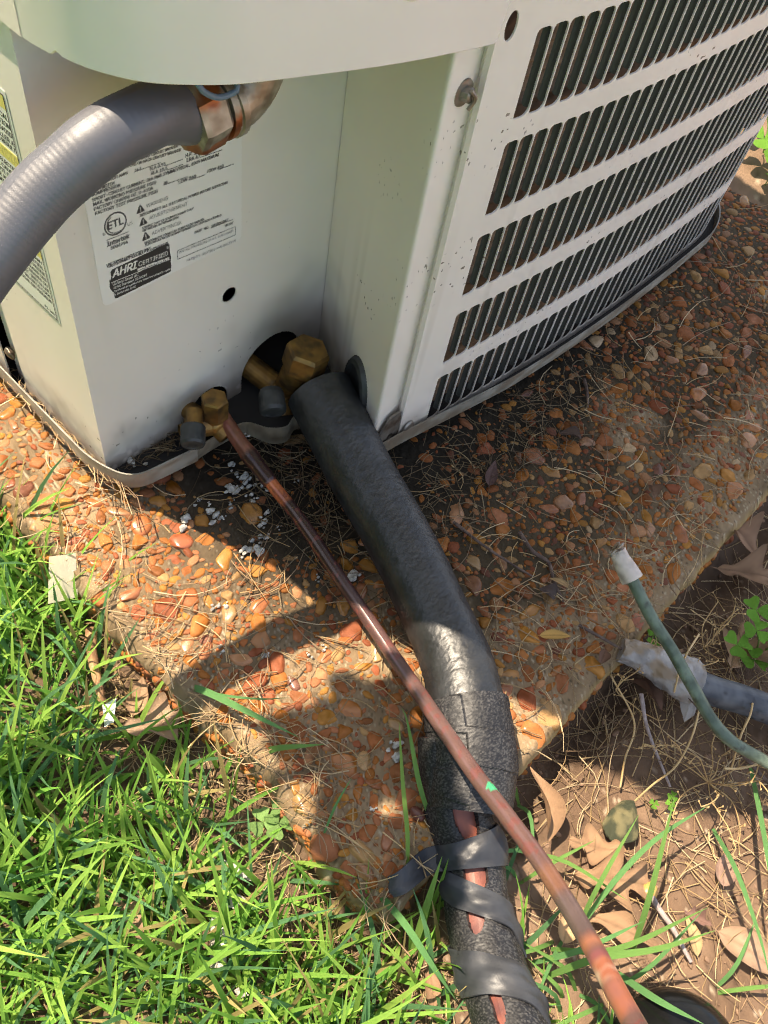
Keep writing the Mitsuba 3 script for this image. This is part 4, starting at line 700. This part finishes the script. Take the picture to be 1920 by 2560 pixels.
# dry grass stalks
_gx, _gy = np.arange(-.6, 1.75, .006), np.arange(-.6, 1.5, .006); _gz = ground_z(*np.meshgrid(_gx, _gy, indexing="ij"))
def gz_at(x, y): return float(_gz[min(len(_gx) - 1, max(0, int((x + .6) / .006))), min(len(_gy) - 1, max(0, int((y + .6) / .006)))])
def straws(items):
    V, F, C, o = [], [], [], 0
    for x, y, z, az, L, r, bend, lift, col in items:
        n = 5; t = np.linspace(-.5, .5, n); d = A([math.cos(az), math.sin(az)]); nrm = A([-d[1], d[0]]); c = A([x, y]) + t[:, None] * L * d + (bend * L * (t**2 - .1))[:, None] * nrm
        if len(c) and lift > 0: zz = z + r + lift * (t + .5)**1.4
        else: zz = np.full(n, z + r)
        pts = np.column_stack([c, zz]); T = np.gradient(pts, axis=0); T /= np.linalg.norm(T, axis=1, keepdims=True); S = np.cross(T, [0, 0, 1.]); S /= np.linalg.norm(S, axis=1, keepdims=True); U = np.cross(S, T); rr = r * np.linspace(1, .5, n)
        ph = np.arange(3) * 2.0944; v = pts[:, None] + rr[:, None, None] * (np.cos(ph)[None, :, None] * S[:, None] + np.sin(ph)[None, :, None] * U[:, None])
        V.append(v.reshape(-1, 3)); F.append(quads(n, 3, True) + o); o += n * 3; C.append(np.tile(col, (n * 3, 1)))
    return TM(np.vstack(V), np.vstack(F)), np.vstack(C)
TAN = A([(.52, .38, .20), (.44, .30, .15), (.58, .45, .27), (.36, .24, .13), (.30, .20, .12)])
it = []
def straw_patch(n, cx, cy, sx, sy, Lr, z=None, dark=0.0, rr=(.0003, .0006), lift=.006, az0=None):
    for _ in range(n):
        x, y = rng.normal(cx, sx), rng.normal(cy, sy); onp = bool(on_pad(A(x), A(y))); zz = (.002 if onp else gz_at(x, y) + .001) if z is None else z
        if in_unit(x, y, .003) and zz < .015: continue
        if not onp and x > .0 and y > PY0 - .004 and y < .9: zz = .001
        az = rng.uniform(0, 6.28) if az0 is None else rng.normal(az0, .6); col = TAN[rng.integers(5)] * rng.uniform(.7, 1.15) * (1 - dark)
        it.append((x, y, zz + rng.random() * .003, az, rng.uniform(*Lr), rng.uniform(*rr), rng.normal(0, .5), max(0, rng.normal(0, lift)), col))
straw_patch(100, .42, .02, .07, .05, (.012, .045)); straw_patch(95, .27, .015, .05, .03, (.012, .045)); straw_patch(80, .18, .10, .05, .06, (.012, .05), dark=.3)
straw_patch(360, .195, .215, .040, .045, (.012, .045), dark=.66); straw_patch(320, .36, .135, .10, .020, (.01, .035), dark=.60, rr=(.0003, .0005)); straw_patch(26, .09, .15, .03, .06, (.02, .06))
straw_patch(22, .05, .03, .05, .05, (.02, .055)); straw_patch(60, .16, .02, .05, .04, (.015, .045), dark=.2); straw_patch(60, .5, .10, .1, .05, (.012, .05))
straw_patch(150, .42, -.10, .12, .035, (.02, .09), lift=.014); straw_patch(110, .24, -.075, .06, .022, (.02, .07), lift=.016, dark=.25); straw_patch(130, .17, -.22, .06, .05, (.02, .08)); straw_patch(100, .27, -.19, .05, .04, (.01, .05), lift=.010); straw_patch(80, .12, -.15, .04, .05, (.015, .05))
straw_patch(420, -.005, .12, .03, .10, (.012, .05), lift=.008); straw_patch(520, -.04, -.09, .07, .06, (.012, .05), dark=.15); straw_patch(420, -.10, .10, .07, .12, (.012, .05), dark=.1); straw_patch(70, .0625, .36, .0008, .05, (.02, .05), z=.0235, az0=1.57, lift=.001); straw_patch(60, .112, .300, .016, .003, (.008, .018), z=.0235, dark=.6)
straw_patch(200, .75, -.03, .15, .09, (.02, .07)); straw_patch(90, .30, -.14, .06, .05, (.02, .09), lift=.012)
m, C = straws(it); put("dry_grass", m, "straw", smooth=True, color=C, kind="stuff", label="dry straw coloured grass stalks scattered over pad and soil", cat="dry grass")

# dead leaves
def leaf(L, W, lobes=0, curl=.3, bend=.3, seed=0, point=1.0):
    g = np.random.default_rng(seed); n, m = 26, 9; t = np.linspace(0, 1, n); u = np.linspace(-1, 1, m); w = np.sin(np.pi * np.clip(t, .0, 1)**.8)**.8 * (1 - .2 * t)
    wl = w * (1 + (.55 * np.cos(t * 2 * np.pi * lobes)) if lobes else 1) * (.62 if lobes else 1); wr = w * (1 + (.55 * np.cos(t * 2 * np.pi * lobes + .9)) if lobes else 1) * (.62 if lobes else 1); wl, wr = np.maximum(wl, .03), np.maximum(wr, .03)
    Tt, Uu = np.meshgrid(t, u, indexing="ij"); ww = np.where(Uu < 0, wl[:, None], wr[:, None]); x = Tt * L + (np.abs(Uu)**1.5 * ww * W * .25 if lobes else 0); y = Uu * ww * W / 2
    z = curl * W * .5 * (Uu * ww)**2 + bend * L * .25 * np.sin(Tt * np.pi) * g.choice([-1, 1]) + .05 * W * (meshkit.noise(np.stack([Tt * 6, Uu * 3, Tt * 0 + seed], -1)) - .5) - .03 * W * (np.abs(Uu) < .1)
    V = np.stack([x, y, z], -1).reshape(-1, 3); st = np.array([(-.12 * L, 0, 0), (0, .012 * L, .0), (0, -.012 * L, 0)]); mm = TM(np.vstack([V, st]), np.vstack([quads(n, m), [(n * m, n * m + 1, n * m + 2)]])); mm.metadata["u"] = np.append(np.abs(Uu).ravel(), [0, 0, 0]); mm.metadata["t"] = np.append(Tt.ravel(), [0, 0, 0]); return mm
def put_leaf(name, q, L, W, az, col, label, lobes=0, curl=.3, bend=.3, tilt=(0, 0), seed=0, group=None, catg="leaf", spots=.25, dz=.003):
    m = leaf(L * .80, W * .80, lobes, curl * 1.5, bend * 1.5, seed); uu, tt = m.metadata["u"], m.metadata["t"]; v = m.vertices; v = v - v.mean(0); R = trimesh.transformations.euler_matrix(tilt[0], tilt[1], az)[:3, :3]; v = v @ R.T; v[:, 2] += max(0, -v[:, 2].min()) * .55; v = v + A(q) + A([0, 0, dz])
    C = A(col) * (.78 + .44 * meshkit.fbm(v * 60 + seed, 3, seed))[:, None]; C = C * ((1 - .28 * np.exp(-(uu / .10)**2) - .16 * np.clip(np.sin((tt - .35 * uu) * 46) - .6, 0, 1)) * (1.06 - .30 * uu**3 + .35 * (meshkit.fbm(v * 130, 2, seed + 5) - .5)))[:, None]; k = (meshkit.noise(v * 240, seed) > .8)[:, None] * spots; C = C * (1 - k) + A([.12, .06, .035]) * k
    return put(name, TM(v, m.faces), "dry_leaf", smooth=True, color=np.clip(C, 0, 1), label=label, cat=catg, group=group)
LB = (.36, .225, .135)
yl_ = [(0.2279,-0.0048,0.0030)][0]; put_leaf("yellow_leaf", yl_, .030, .011, -.75, (.60, .37, .12), "small yellow leaf with a dark tip lying on the pad", bend=.15, spots=0, seed=3)
put_leaf("long_leaf", [(0.1345,-0.0756,-0.0220)][0], .062, .022, 1.0, LB, "long tan leaf leaning at the pad edge beside the insulated pipe", curl=.9, tilt=(.5, -.2), seed=4)
put_leaf("oak_leaf", [(0.1352,-0.1422,-0.0280)][0], .070, .058, -.9, LB, "large tan oak leaf right of the copper tube in the lower soil", lobes=2.5, seed=5)
put_leaf("oak_leaf", [(0.1416,-0.1177,-0.0280)][0], .050, .040, 2.2, (.40, .25, .15), "broad tan leaf above the large oak leaf", lobes=2, seed=6)
put_leaf("oak_leaf", [(0.1119,-0.1604,-0.0280)][0], .075, .030, -1.2, LB, "long tan leaf under the green blades at the lower right", lobes=2, seed=7)
put_leaf("dead_leaf", [(0.1447,-0.1967,-0.0280)][0], .032, .012, .9, (.55, .38, .20), "small pale tan leaf near the grey twig", seed=8, spots=.05)
put_leaf("dead_leaf", [(0.1544,-0.1932,-0.0260)][0], .024, .018, 1.9, (.26, .16, .13), "shrivelled purple brown leaf touching the grey twig", curl=1.4, lobes=3, seed=9)
put_leaf("dead_leaf", [(0.1637,-0.2309,-0.0280)][0], .056, .030, -1.4, (.42, .28, .19), "large tan leaf half buried at the lower right edge", seed=10)
put_leaf("dead_leaf", [(0.1973,-0.1920,-0.0300)][0], .030, .020, .4, (.38, .25, .19), "brownish pink leaf lying flat on the right soil", seed=11)
put_leaf("oak_leaf", [(0.4419,-0.0546,-0.0200)][0], .075, .055, 1.3, (.33, .21, .14), "brown oak leaf lying right of the pad edge", lobes=2.5, seed=12, curl=.7)
put_leaf("oak_leaf", [(0.4190,-0.0879,-0.0220)][0], .080, .060, -1.0, (.31, .20, .13), "brown lobed leaf below the oak leaf at the right edge", lobes=2.5, seed=13, curl=.6)
put_leaf("oak_leaf", [(0.3503,-0.1104,-0.0240)][0], .060, .050, .2, (.42, .27, .17), "tan leaf behind the clover above the grey pipe", lobes=2, seed=14)
put_leaf("oak_leaf", [(0.3545,-0.1288,-0.0220)][0], .055, .040, 2.0, LB, "curled tan leaf at the right edge beside the clover", curl=1.2, seed=15)
put_leaf("dead_leaf", [(0.2584,-0.0777,-0.0260)][0], .050, .016, 1.2, (.16, .10, .075), "dark brown leaf hanging in the hollow below the wrapped pipe end", curl=1.2, tilt=(.3, .5), seed=16)
put_leaf("dead_leaf", [(0.2424,-0.0394,0.0030)][0] , .016, .012, .3, (.22, .13, .09), "small brown leaf on the pad corner beside the wrapped pipe", curl=.8, seed=17)
put_leaf("dead_leaf", [(0.2518,0.0214,0.0030)][0], .018, .016, 1.7, (.13, .10, .09), "dark grey leaf among straw in the middle of the pad", curl=.9, seed=18)
put_leaf("dead_leaf", [(0.2649,0.0208,0.0050)][0], .020, .007, 1.9, (.42, .28, .14), "narrow tan leaf above the dark grey leaf", seed=19)
put_leaf("dead_leaf", [(0.3543,0.1619,0.0030)][0] if False else [(0.3922,0.1043,0.0030)][0], .026, .014, 2.2, (.13, .09, .07), "dark dead leaf near the unit rim", curl=.9, seed=20)
put_leaf("dead_leaf", [(0.3043,0.1225,0.0030)][0], .035, .014, .5, (.14, .09, .08), "dark purple brown leaf right of the insulated pipe", seed=21)
put_leaf("dead_leaf", [(0.3985,0.0209,0.0040)][0], .018, .014, 1, (.25, .16, .11), "curled brown leaf among straw on the right of the pad", curl=1.4, seed=22)
put_leaf("oak_leaf", [(-0.0132,0.1489,-0.0350)][0], .062, .052, -.5, (.44, .30, .20), "tan oak leaf in the grass below the pad's left edge", lobes=2, seed=23)
put_leaf("oak_leaf", [(-0.0146,0.1731,-0.0350)][0], .036, .020, .7, (.40, .26, .16), "brown leaf just above the oak leaf in the grass", seed=24)
put_leaf("oak_leaf", [(-0.1022,0.0610,-0.0400)][0], .060, .030, 1.6, (.42, .27, .18), "tan leaf lying deep in the lower left grass", seed=25, lobes=2)
put_leaf("dead_leaf", [(0.0093,0.0285,-0.0350)][0], .035, .016, 1.1, (.50, .27, .15), "orange brown leaf in the grass left of the pad corner", seed=26)
put_leaf("dead_leaf", [(0.0886,-0.1341,-0.0250)][0], .030, .018, .3, (.55, .36, .20), "pale orange leaf between copper tube and oak leaf", seed=27, spots=0)
put_leaf("dead_leaf", [(-0.0036,-0.1053,-0.0400)][0] if False else [(0.0035,-0.0949,-0.0400)][0], .030, .014, .9, (.36, .22, .14), "brown leaf in the grass left of the taped pipe", seed=28)

# twigs
def twig(pts, r, label, mat=twig_bark, name="twig"):
    pa = Path(pts, 60, up=(.1, .2, 1)); put(name, tube(pa, lambda s: r * (1 - .45 * s / pa.L), 9, n=50, bump=lambda s, a: r * .5 * (meshkit.fbm(np.stack([np.cos(a), np.sin(a), s * 120], -1), 3, 3) - .5))[0], mat, smooth=True, label=label, cat="twig")
twig([(0.2787,0.0710,0.0050), (0.2725,0.0529,0.0060), (0.2748,0.0378,0.0050), (0.2654,0.0249,0.0040), (0.2569,0.0083,0.0040)], .0019, "short dark twig lying on the pad among straw")
twig([(0.2450,0.1124,0.0050), (0.2461,0.0841,0.0060), (0.2507,0.0588,0.0050), (0.2550,0.0386,0.0050)], .0014, "thin dark twig left of the short dark twig")
twig([(0.4584,0.1370,0.0040), (0.4478,0.1263,0.0050), (0.4334,0.1142,0.0040)], .0017, "short black twig near the unit rim")
twig([(0.2499,-0.0114,0.0040), (0.2562,-0.0412,0.0060), (0.2646,-0.0749,0.0040), (0.2669,-0.1088,0.0000), (0.2723,-0.1352,-0.0200)], .0013, "long thin dark twig crossing the pad corner to the soil")
twig([(-0.0086,0.2366,-0.0300), (-0.0206,0.2169,-0.0280), (-0.0286,0.1996,-0.0260), (-0.0396,0.1777,-0.0300)], .0042, "thick tan stick half hidden in grass left of the pad", tan_twig)
twig([(0.1459,-0.1585,-0.0250), (0.1411,-0.1726,-0.0240), (0.1381,-0.1834,-0.0230), (0.1337,-0.1960,-0.0240), (0.1308,-0.2051,-0.0260)], .0022, "pale grey twig on the soil at the lower right", grey_twig)
twig([(0.2426,-0.0769,0.0000), (0.2373,-0.0926,-0.0160), (0.2308,-0.1104,-0.0260), (0.2174,-0.1339,-0.0280)], .0016, "straight grey brown twig leaning on the right soil", grey_twig)
twig([(0.2576,-0.1331,0.0100), (0.2612,-0.1525,0.0000), (0.2650,-0.1806,-0.0120), (0.2712,-0.2059,-0.0200)], .0019, "dark weathered twig lying against the green tube", twig_bark)

# dried weed, bent stalks and their seed heads
def weed(root, n, size, seed, label):
    g = np.random.default_rng(seed); k = thing("dried_weed", label, "dried plant"); st, sd = [], []
    for i in range(n):
        az = g.uniform(0, 6.28); d = A([math.cos(az), math.sin(az), g.uniform(.2, .9)]); p = A(root, float); pts = [p]
        for j in range(4): d = unit(d + g.normal(0, .45, 3)); p = p + d * size * g.uniform(.16, .34); p[2] = max(p[2], GZ + .004); pts.append(p)
        st.append(stick(pts, lambda s: .00045, 5, 12))
        for q in pts[1:]:
            for _ in range(2): e = unit(g.normal(0, 1, 3) + A([0, 0, .4])); L = g.uniform(.004, .009); st.append(stick([q, q + e * L], .0003, 4, 3)); sd.append(moved(TM(blob(.0009, int(g.integers(9)), 1, .3).vertices * A([1, .7, .7]), blob(1, 1, 1).faces), q + e * L))
    put("stem", cat(st), straw_plain, k, smooth=True); put("seed_head", cat(sd), straw_plain, k, smooth=True)
weed([(0.2367,-0.1507,-0.0200)][0], 12, .060, 1, "tangled dried weed with seed heads over the green tube's lower end")
weed([(0.3189,-0.0906,-0.0100)][0], 4, .05, 2, "small dried sprig beside the green tube above the grey pipe")
weed([(0.2373,-0.0619,-0.0100)][0], 3, .05, 3, "brittle dried sprig hanging below the wrapped pipe end")
for pts, lb in (([(0.2460,-0.1458,-0.0200), (0.2418,-0.1297,0.0050), (0.2374,-0.1211,0.0100), (0.2250,-0.1278,0.0060), (0.2041,-0.1280,-0.0100), (0.1876,-0.1356,-0.0280)] if False else [(0.2725,-0.1115,0.0000), (0.2419,-0.1203,0.0040), (0.2170,-0.1243,0.0000), (0.2003,-0.1215,-0.0120), (0.1898,-0.1211,-0.0280)], "long bent golden stalk on the right soil below the wrapped pipe"),
                ([(0.2292,-0.1462,0.0200), (0.2430,-0.1560,0.0120), (0.2559,-0.1638,0.0120), (0.2678,-0.1697,0.0100)], "golden stalk leaning over the green tube at the right edge"),
                ([(0.2837,-0.0778,0.0450), (0.2611,-0.0794,0.0500), (0.2627,-0.0832,0.0300), (0.2611,-0.0939,0.0000)], "bent golden stem curled around the green tube"),
                ([(0.3189,-0.1366,-0.0100), (0.2860,-0.1409,0.0100), (0.2580,-0.1426,0.0200), (0.2522,-0.1557,-0.0100)], "upright straw stem crossing the grey pipe near the right edge"),
                ([(0.2438,-0.0530,-0.0100), (0.2271,-0.0860,-0.0100), (0.2048,-0.0978,-0.0200), (0.1910,-0.1080,-0.0300)], "thin straw stem hanging at the pad's right edge")):
    put("stalk", stick(pts, .00075, 7, 40), stalk_skin, smooth=True, label=lb, cat="stalk")
# clover and small weeds
def heart(s):
    a = np.linspace(0, 1, 9); xs_ = .52 * np.sin(a * np.pi * .78)**.9 * (1 - .0 * a); ys_ = a * .9 + .12 * np.sin(a * np.pi); r = np.column_stack([xs_, ys_]); r = np.vstack([r, [(0, .80)]]); l = r[::-1][1:-1] * [-1, 1]; return Polygon(np.vstack([r, l])).buffer(0)
def clover(name, q, stems, size, label, colr=(.16, .34, .05)):
    k = thing(name, label, "plant"); st = []
    for i, (dx, dy, h) in enumerate(stems):
        top = A(q) + A([dx, dy, h]); st.append(stick([A(q), A(q) + A([dx * .4, dy * .4, h * .6]), top], .0007, 6, 10))
        for j in range(3):
            v2, f2 = trimesh.creation.triangulate_polygon(heart(1), engine="earcut"); v = np.column_stack([v2 * size, np.abs(v2[:, 0]) * size * .35 - v2[:, 1]**2 * size * .15]); az = j * 2.094 + i * .8; R = trimesh.transformations.euler_matrix(.15, rng.normal(0, .15), az)[:3, :3]
            c = A(colr) * rng.uniform(.8, 1.25); put("leaf", TM(v @ R.T + top, f2), "grass_leaf", k, color=np.tile(c, (len(v), 1)), smooth=True)
    put("stem", cat(st), "stem_green", k, smooth=True)
principled("stem_green", (.16, .24, .06), .5)
clover("clover_plant", [(0.3583,-0.1249,-0.0300)][0], [(-.024, .018, .030), (-.006, .014, .036), (.006, .024, .040), (.004, -.006, .030), (-.014, .0, .016), (.02, .006, .04)], .0125, "bright green clover plant at the right edge above the grey pipe")
clover("clover_seedling", [(0.2071,-0.1404,-0.0300)][0], [(-.003, 0, .006), (.004, .002, .005)], .0045, "tiny bright clover seedling on the lit soil, right of its neighbour")
clover("clover_seedling", [(0.1959,-0.1315,-0.0300)][0], [(0, 0, .006)], .004, "tiny clover seedling on the lit soil, left of its neighbour")
clover("clover_seedling", [(0.2777,-0.1439,-0.0300)][0], [(0, 0, .006), (.004, 0, .004)], .005, "small clover seedling in the shade under the green tube")
clover("clover_seedling", [(0.2919,-0.0601,-0.0200)][0], [(.0, .0, .008), (.01, .004, .006)], .006, "small dim clover behind the wrapped pipe end")
clover("clover_seedling", [(0.4422,-0.0423,-0.0200)][0], [(.0, .0, .01), (.006, .004, .012)], .006, "small clover among brown leaves right of the pad")
clover("clover_plant", [(-0.0029,0.0402,-0.0350)][0], [(0, 0, .012), (.010, .004, .014), (-.006, .008, .010)], .011, "pale broad leafed weed in the grass left of the pad corner", (.22, .36, .12))
clover("clover_plant", [(1.0242,0.2376,-0.0300)][0], [(-.03, 0, .03), (.02, .03, .04), (0, -.03, .025)], .030, "sunlit leafy weed at the upper right beyond the pad")
clover("clover_plant", [(0.9600,0.1989,-0.0300)][0], [(-.015, -.02, .02), (.01, 0, .03)], .026, "lower sunlit leafy weed at the right edge beyond the pad")

# litter and stones
V, F, C, o = [], [], [], 0
for _ in range(900):
    x, y = rng.uniform(.09, .62), rng.uniform(-.30, -.052); r = .0007 + .0028 * rng.random()**3; m = PEB1[int(rng.integers(24))]; V.append(m.vertices @ spin(rng.uniform(0, 6.3)).T * r + [x, y, gz_at(x, y) + .3 * r]); F.append(m.faces + o); o += len(m.vertices); C.append(np.tile(A([.20, .13, .088]) * rng.uniform(.6, 1.5), (len(m.vertices), 1)))
put("soil_grit", TM(np.vstack(V), np.vstack(F)), "matte_vc", smooth=True, color=np.clip(np.vstack(C), 0, 1), kind="stuff", label="small clods and grit scattered over the bare soil", cat="grit")
def scrap(name, q, pts, label, mat=paper, catg="paper scrap", seed=0, amp=.004, th=.0003):
    P_ = A(pts, float); poly = Polygon(P_[:, :2]); g = np.random.default_rng(seed); x0, y0, x1, y1 = poly.bounds; u = np.linspace(0, 1, 9); gx, gy = np.meshgrid(x0 + u * (x1 - x0), y0 + u * (y1 - y0), indexing="ij"); c = P_[:4, :2]
    a, b = np.meshgrid(u, u, indexing="ij"); B2 = ((1 - a) * (1 - b))[..., None] * P_[0] + (a * (1 - b))[..., None] * P_[1] + (a * b)[..., None] * P_[2] + ((1 - a) * b)[..., None] * P_[3]
    V = B2 + np.stack([a * 0, a * 0, amp * (meshkit.fbm(np.stack([a * 3, b * 3, a * 0 + seed], -1), 3, seed) - .3)], -1); put(name, TM(V.reshape(-1, 3), quads(9, 9)), mat, smooth=40, label=label, cat=catg)
scrap("film_scrap", None, [(-0.0028,0.2860,0.0040), (0.0122,0.2751,0.0060), (-0.0036,0.2548,-0.0120), (-0.0216,0.2647,-0.0140)], "square of yellowed translucent tape in the grass at the pad edge", "tape_film", "tape scrap", 2, .002)
scrap("paper_scrap", None, [(-0.0406,0.0497,-0.0360), (-0.0332,0.0329,-0.0320), (-0.0347,0.0240,-0.0340), (-0.0443,0.0416,-0.0360)], "white paper scrap in the lower grass, topmost of four", seed=3)
scrap("paper_scrap", None, [(-0.0514,0.0394,-0.0360), (-0.0457,0.0227,-0.0340), (-0.0491,0.0144,-0.0360), (-0.0597,0.0312,-0.0360)], "white paper scrap in the lower grass, second from the top", seed=4)
scrap("paper_scrap", None, [(-0.0674,0.0299,-0.0380), (-0.0621,0.0229,-0.0360), (-0.0799,-0.0001,-0.0380), (-0.0876,0.0069,-0.0380)], "long white paper scrap in the lower grass below the others", seed=5)
scrap("paper_scrap", None, [(-0.0839,-0.0109,-0.0360), (-0.0792,-0.0121,-0.0360), (-0.0789,-0.0194,-0.0360), (-0.0838,-0.0167,-0.0360)], "small white scrap near the bottom of the grass, lowest of four", seed=6)
scrap("plastic_scrap", None, [(-0.0374,0.1796,-0.0200), (-0.0281,0.1767,-0.0180), (-0.0385,0.1661,-0.0220), (-0.0450,0.1678,-0.0240)], "shiny white plastic scrap at the end of the tan stick", "label_cool", "plastic scrap", 7)
crumbs = [(505,1050,9),(540,1047,9),(508,1068,7),(585,1060,5),(405,1122,9),(463,1113,9),(565,1135,6),(575,1162,6),(530,1188,7),(552,1190,9),(766,1252,9),(512,895,9),(502,1012,6),(530,1035,7),(290,1000,7),(548,1078,5),(612,1075,4),(580,1105,4),(500,1090,4),(450,1088,3),(600,1140,3),(660,1125,3),(490,1308,4),(462,1310,4),(575,1415,4),(668,1420,3),(480,1405,4),(530,940,3),(640,1040,3),(690,1250,3),(860,1620,8),(850,1612,5),(430,1080,3),(480,1120,3),(700,1400,3),(810,1745,3)]
CR = [(0.1374,0.2509,0.0020), (0.1479,0.2439,0.0020), (0.1331,0.2442,0.0020), (0.1565,0.2291,0.0020), (0.0911,0.2495,0.0020), (0.1087,0.2395,0.0020), (0.1298,0.2094,0.0020), (0.1250,0.1987,0.0020), (0.1063,0.2008,0.0020), (0.1115,0.1953,0.0020), (0.1505,0.1286,0.0020), (0.1789,0.2960,0.0160), (0.1476,0.2647,0.0020), (0.1486,0.2503,0.0020), (0.0851,0.3028,0.0235), (0.1412,0.2317,0.0020), (0.1596,0.2179,0.0020), (0.1422,0.2156,0.0020), (0.1248,0.2387,0.0020), (0.1120,0.2507,0.0020), (0.1377,0.1999,0.0020), (0.1582,0.1907,0.0020), (0.0664,0.1743,0.0020), (0.0592,0.1797,0.0020), (0.0619,0.1269,0.0020), (0.0829,0.1056,0.0020), (0.0418,0.1497,0.0020), (0.1701,0.2755,0.0160), (0.1779,0.2229,0.0020), (0.1313,0.1465,0.0020), (0.0816,0.0172,0.0020), (0.0811,0.0211,0.0020), (0.1088,0.2578,0.0020), (0.1113,0.2334,0.0020), (0.0954,0.1037,0.0020), (0.0435,0.0016,0.0020)]
CRUMB = {10: dict(label="white crumb between the copper tube and the thick foam pipe"), 11: dict(label="pale crumb right behind the small valve"), 14: dict(label="white crumb lying inside the corner of the base pan"), 30: dict(label="larger pale crumb left of the old speckled foam"), 31: dict(label="smaller pale crumb left of the old speckled foam"), 4: dict(label="large white crumb at the left end of the dark debris"), 5: dict(label="large white crumb second from the left in the dark debris"), 35: dict(label="white crumb on the pad left of the insulated pipe")}
for i, q in enumerate(CR):
    r = crumbs[i][2] * .00046; put("white_crumb", moved(cat([moved(blob(r * s_2, 200 + i * 3 + j, 2, .75, (1, .75, .6), 5), rng.normal(0, r * .7, 3) * A([1.5, 1.5, .15])) for j, s_2 in enumerate((1, .8, .6, .45, .4))]), A(q) + A([0, 0, r * .3])), white_crumb, smooth=35, **CRUMB.get(i, dict(label="pale crumbly flake of debris on the dark pad near the pipes", group="pale crumbs around the pipes")), cat="debris")
st_ = moved(blob(.017, 71, 3, .35, (1.1, .75, .35), 5), A([(0.1710,-0.1221,-0.0260)][0])); put("mossy_stone", st_, mossy, smooth=30, label="flat mossy grey green stone on the right soil", cat="stone")
principled("ochre", (.46, .28, .08), .4); principled("seed_brown", (.13, .05, .035), .35)
put("ochre_pebble", moved(blob(.0068, 72, 2, .1, (1, .85, .6)), A([(0.1460,-0.1616,-0.0260)][0])), "ochre", smooth=True, label="smooth ochre pebble on the soil right of the oak leaf", cat="pebble")
put("brown_seed", moved(blob(.0052, 73, 2, .12, (.75, 1.1, .7)), A([(0.0605,-0.0201,0.0030)][0])), "seed_brown", smooth=True, label="glossy brown seed on the lit pad beside the insulated pipe", cat="seed")
# shoe tip at the bottom edge
sh = thing("shoe", "glossy black rounded shoe toe at the bottom edge", "shoe")
bk = unit(A([-.35, -.94, 0])); toe = A([(0.0708,-0.2266,-0.0120)][0])
import manifold3d
def hull_spheres(sp): 
    pts = np.vstack([trimesh.creation.icosphere(subdivisions=3).vertices * r * A([1, 1, k]) + A(c) for c, r, k in sp]); return trimesh.convex.convex_hull(pts)
put("toe_cap", hull_spheres([(toe, .043, .55), (toe + bk * .05 + A([0, 0, .006]), .046, .65), (toe + bk * .20 + A([0, 0, .02]), .040, .9)]), "shoe_leather", sh, smooth=60)
put("sole", hull_spheres([(toe + A([0, 0, -.022]), .046, .15), (toe + bk * .05 + A([0, 0, -.022]), .050, .15), (toe + bk * .20 + A([0, 0, -.022]), .040, .15)]), black_rubber, sh, smooth=60)

# ------------------------------------------------------------------ unseen greenery added for its shade: a leafy wall left, a low branch above
hg = thing("added_hedge", "unseen wall of leaves added on the left to darken the cabinet sides", "added_hedge")  # added out of view to darken and green the cabinet faces turned left
gy, gz = np.meshgrid(np.linspace(-.6, 5.0, 90), np.linspace(-.07, 2.5, 40), indexing="ij"); pp = np.stack([gy * 0, gy, gz], -1); gx = -2.0 - .5 * np.sin(np.clip(gz / 2.3, 0, 1) * np.pi)**.5 * 0 - .55 * (meshkit.fbm(pp * 1.8, 3, 5) - .5) - .6 * np.clip((gz - 1.6) / .7, 0, 1)**2
m = TM(np.stack([gx, gy, gz], -1).reshape(-1, 3), quads(90, 40)); put("inner_mass", m, "matte_vc", hg, smooth=True, color=mixc(A([.030, .060, .018]), A([.055, .10, .028]), n01(m.vertices, 4, 2, .3, .7)))
n = 9000; k = rng.integers(0, 90 * 40, n); c = m.vertices[k] + rng.normal(0, .06, (n, 3)) + A([.08, 0, 0]); a, b = rng.normal(0, 1, (2, n, 3)); a /= np.linalg.norm(a, axis=1, keepdims=True); b -= (a * b).sum(1, keepdims=True) * a; b /= np.linalg.norm(b, axis=1, keepdims=True); sz = rng.uniform(.03, .06, (n, 1))
V = np.stack([c - a * sz, c + b * sz * .5, c + a * sz, c - b * sz * .5], 1).reshape(-1, 3); F = (np.arange(n)[:, None, None] * 4 + A([(0, 1, 2), (0, 2, 3)])[None]).reshape(-1, 3)
put("foliage", TM(V, F), "grass_leaf", hg, color=np.repeat(mixc(A([.06, .13, .025]), A([.11, .20, .04]), rng.random((n, 1))), 4, 0), smooth=True, kind="stuff")
br = thing("shade_branch", "unseen leafy branch added to shade the near pad corner", "branch")  # added out of view as the caster of the pad corner shade
rng = np.random.default_rng(77); c = A([-.044, .286, .66]); out, tw = [], [stick([(-.9, .9, .95), (-.45, .6, .80), tuple(c + A([-.03, .05, .03])), tuple(c + A([.01, -.02, .01]))], .005, 8, 30)]
for i in range(46):
    t = rng.random(2); ang = rng.uniform(0, 6.28); rad = math.sqrt(rng.random()); off = A([.052 * rad * math.cos(ang) , .066 * rad * math.sin(ang), 0]); off = A([off[0] + .35 * off[1], off[1], rng.normal(0, .012)]) + SUN * rng.uniform(-.02, .22) * 1.0
    m = leaf(rng.uniform(.045, .065), rng.uniform(.026, .036), seed=300 + i); R = trimesh.transformations.euler_matrix(rng.normal(0, .35), rng.normal(0, .35), rng.uniform(0, 6.28))[:3, :3]; m.vertices = (m.vertices - m.vertices.mean(0)) @ R.T + c + off; out.append(m)
m = cat(out); put("leaves", m, "grass_leaf", br, smooth=True, color=np.tile(A([.08, .16, .04]), (len(m.vertices), 1))); put("stem", cat(tw), twig_bark, br, smooth=True)
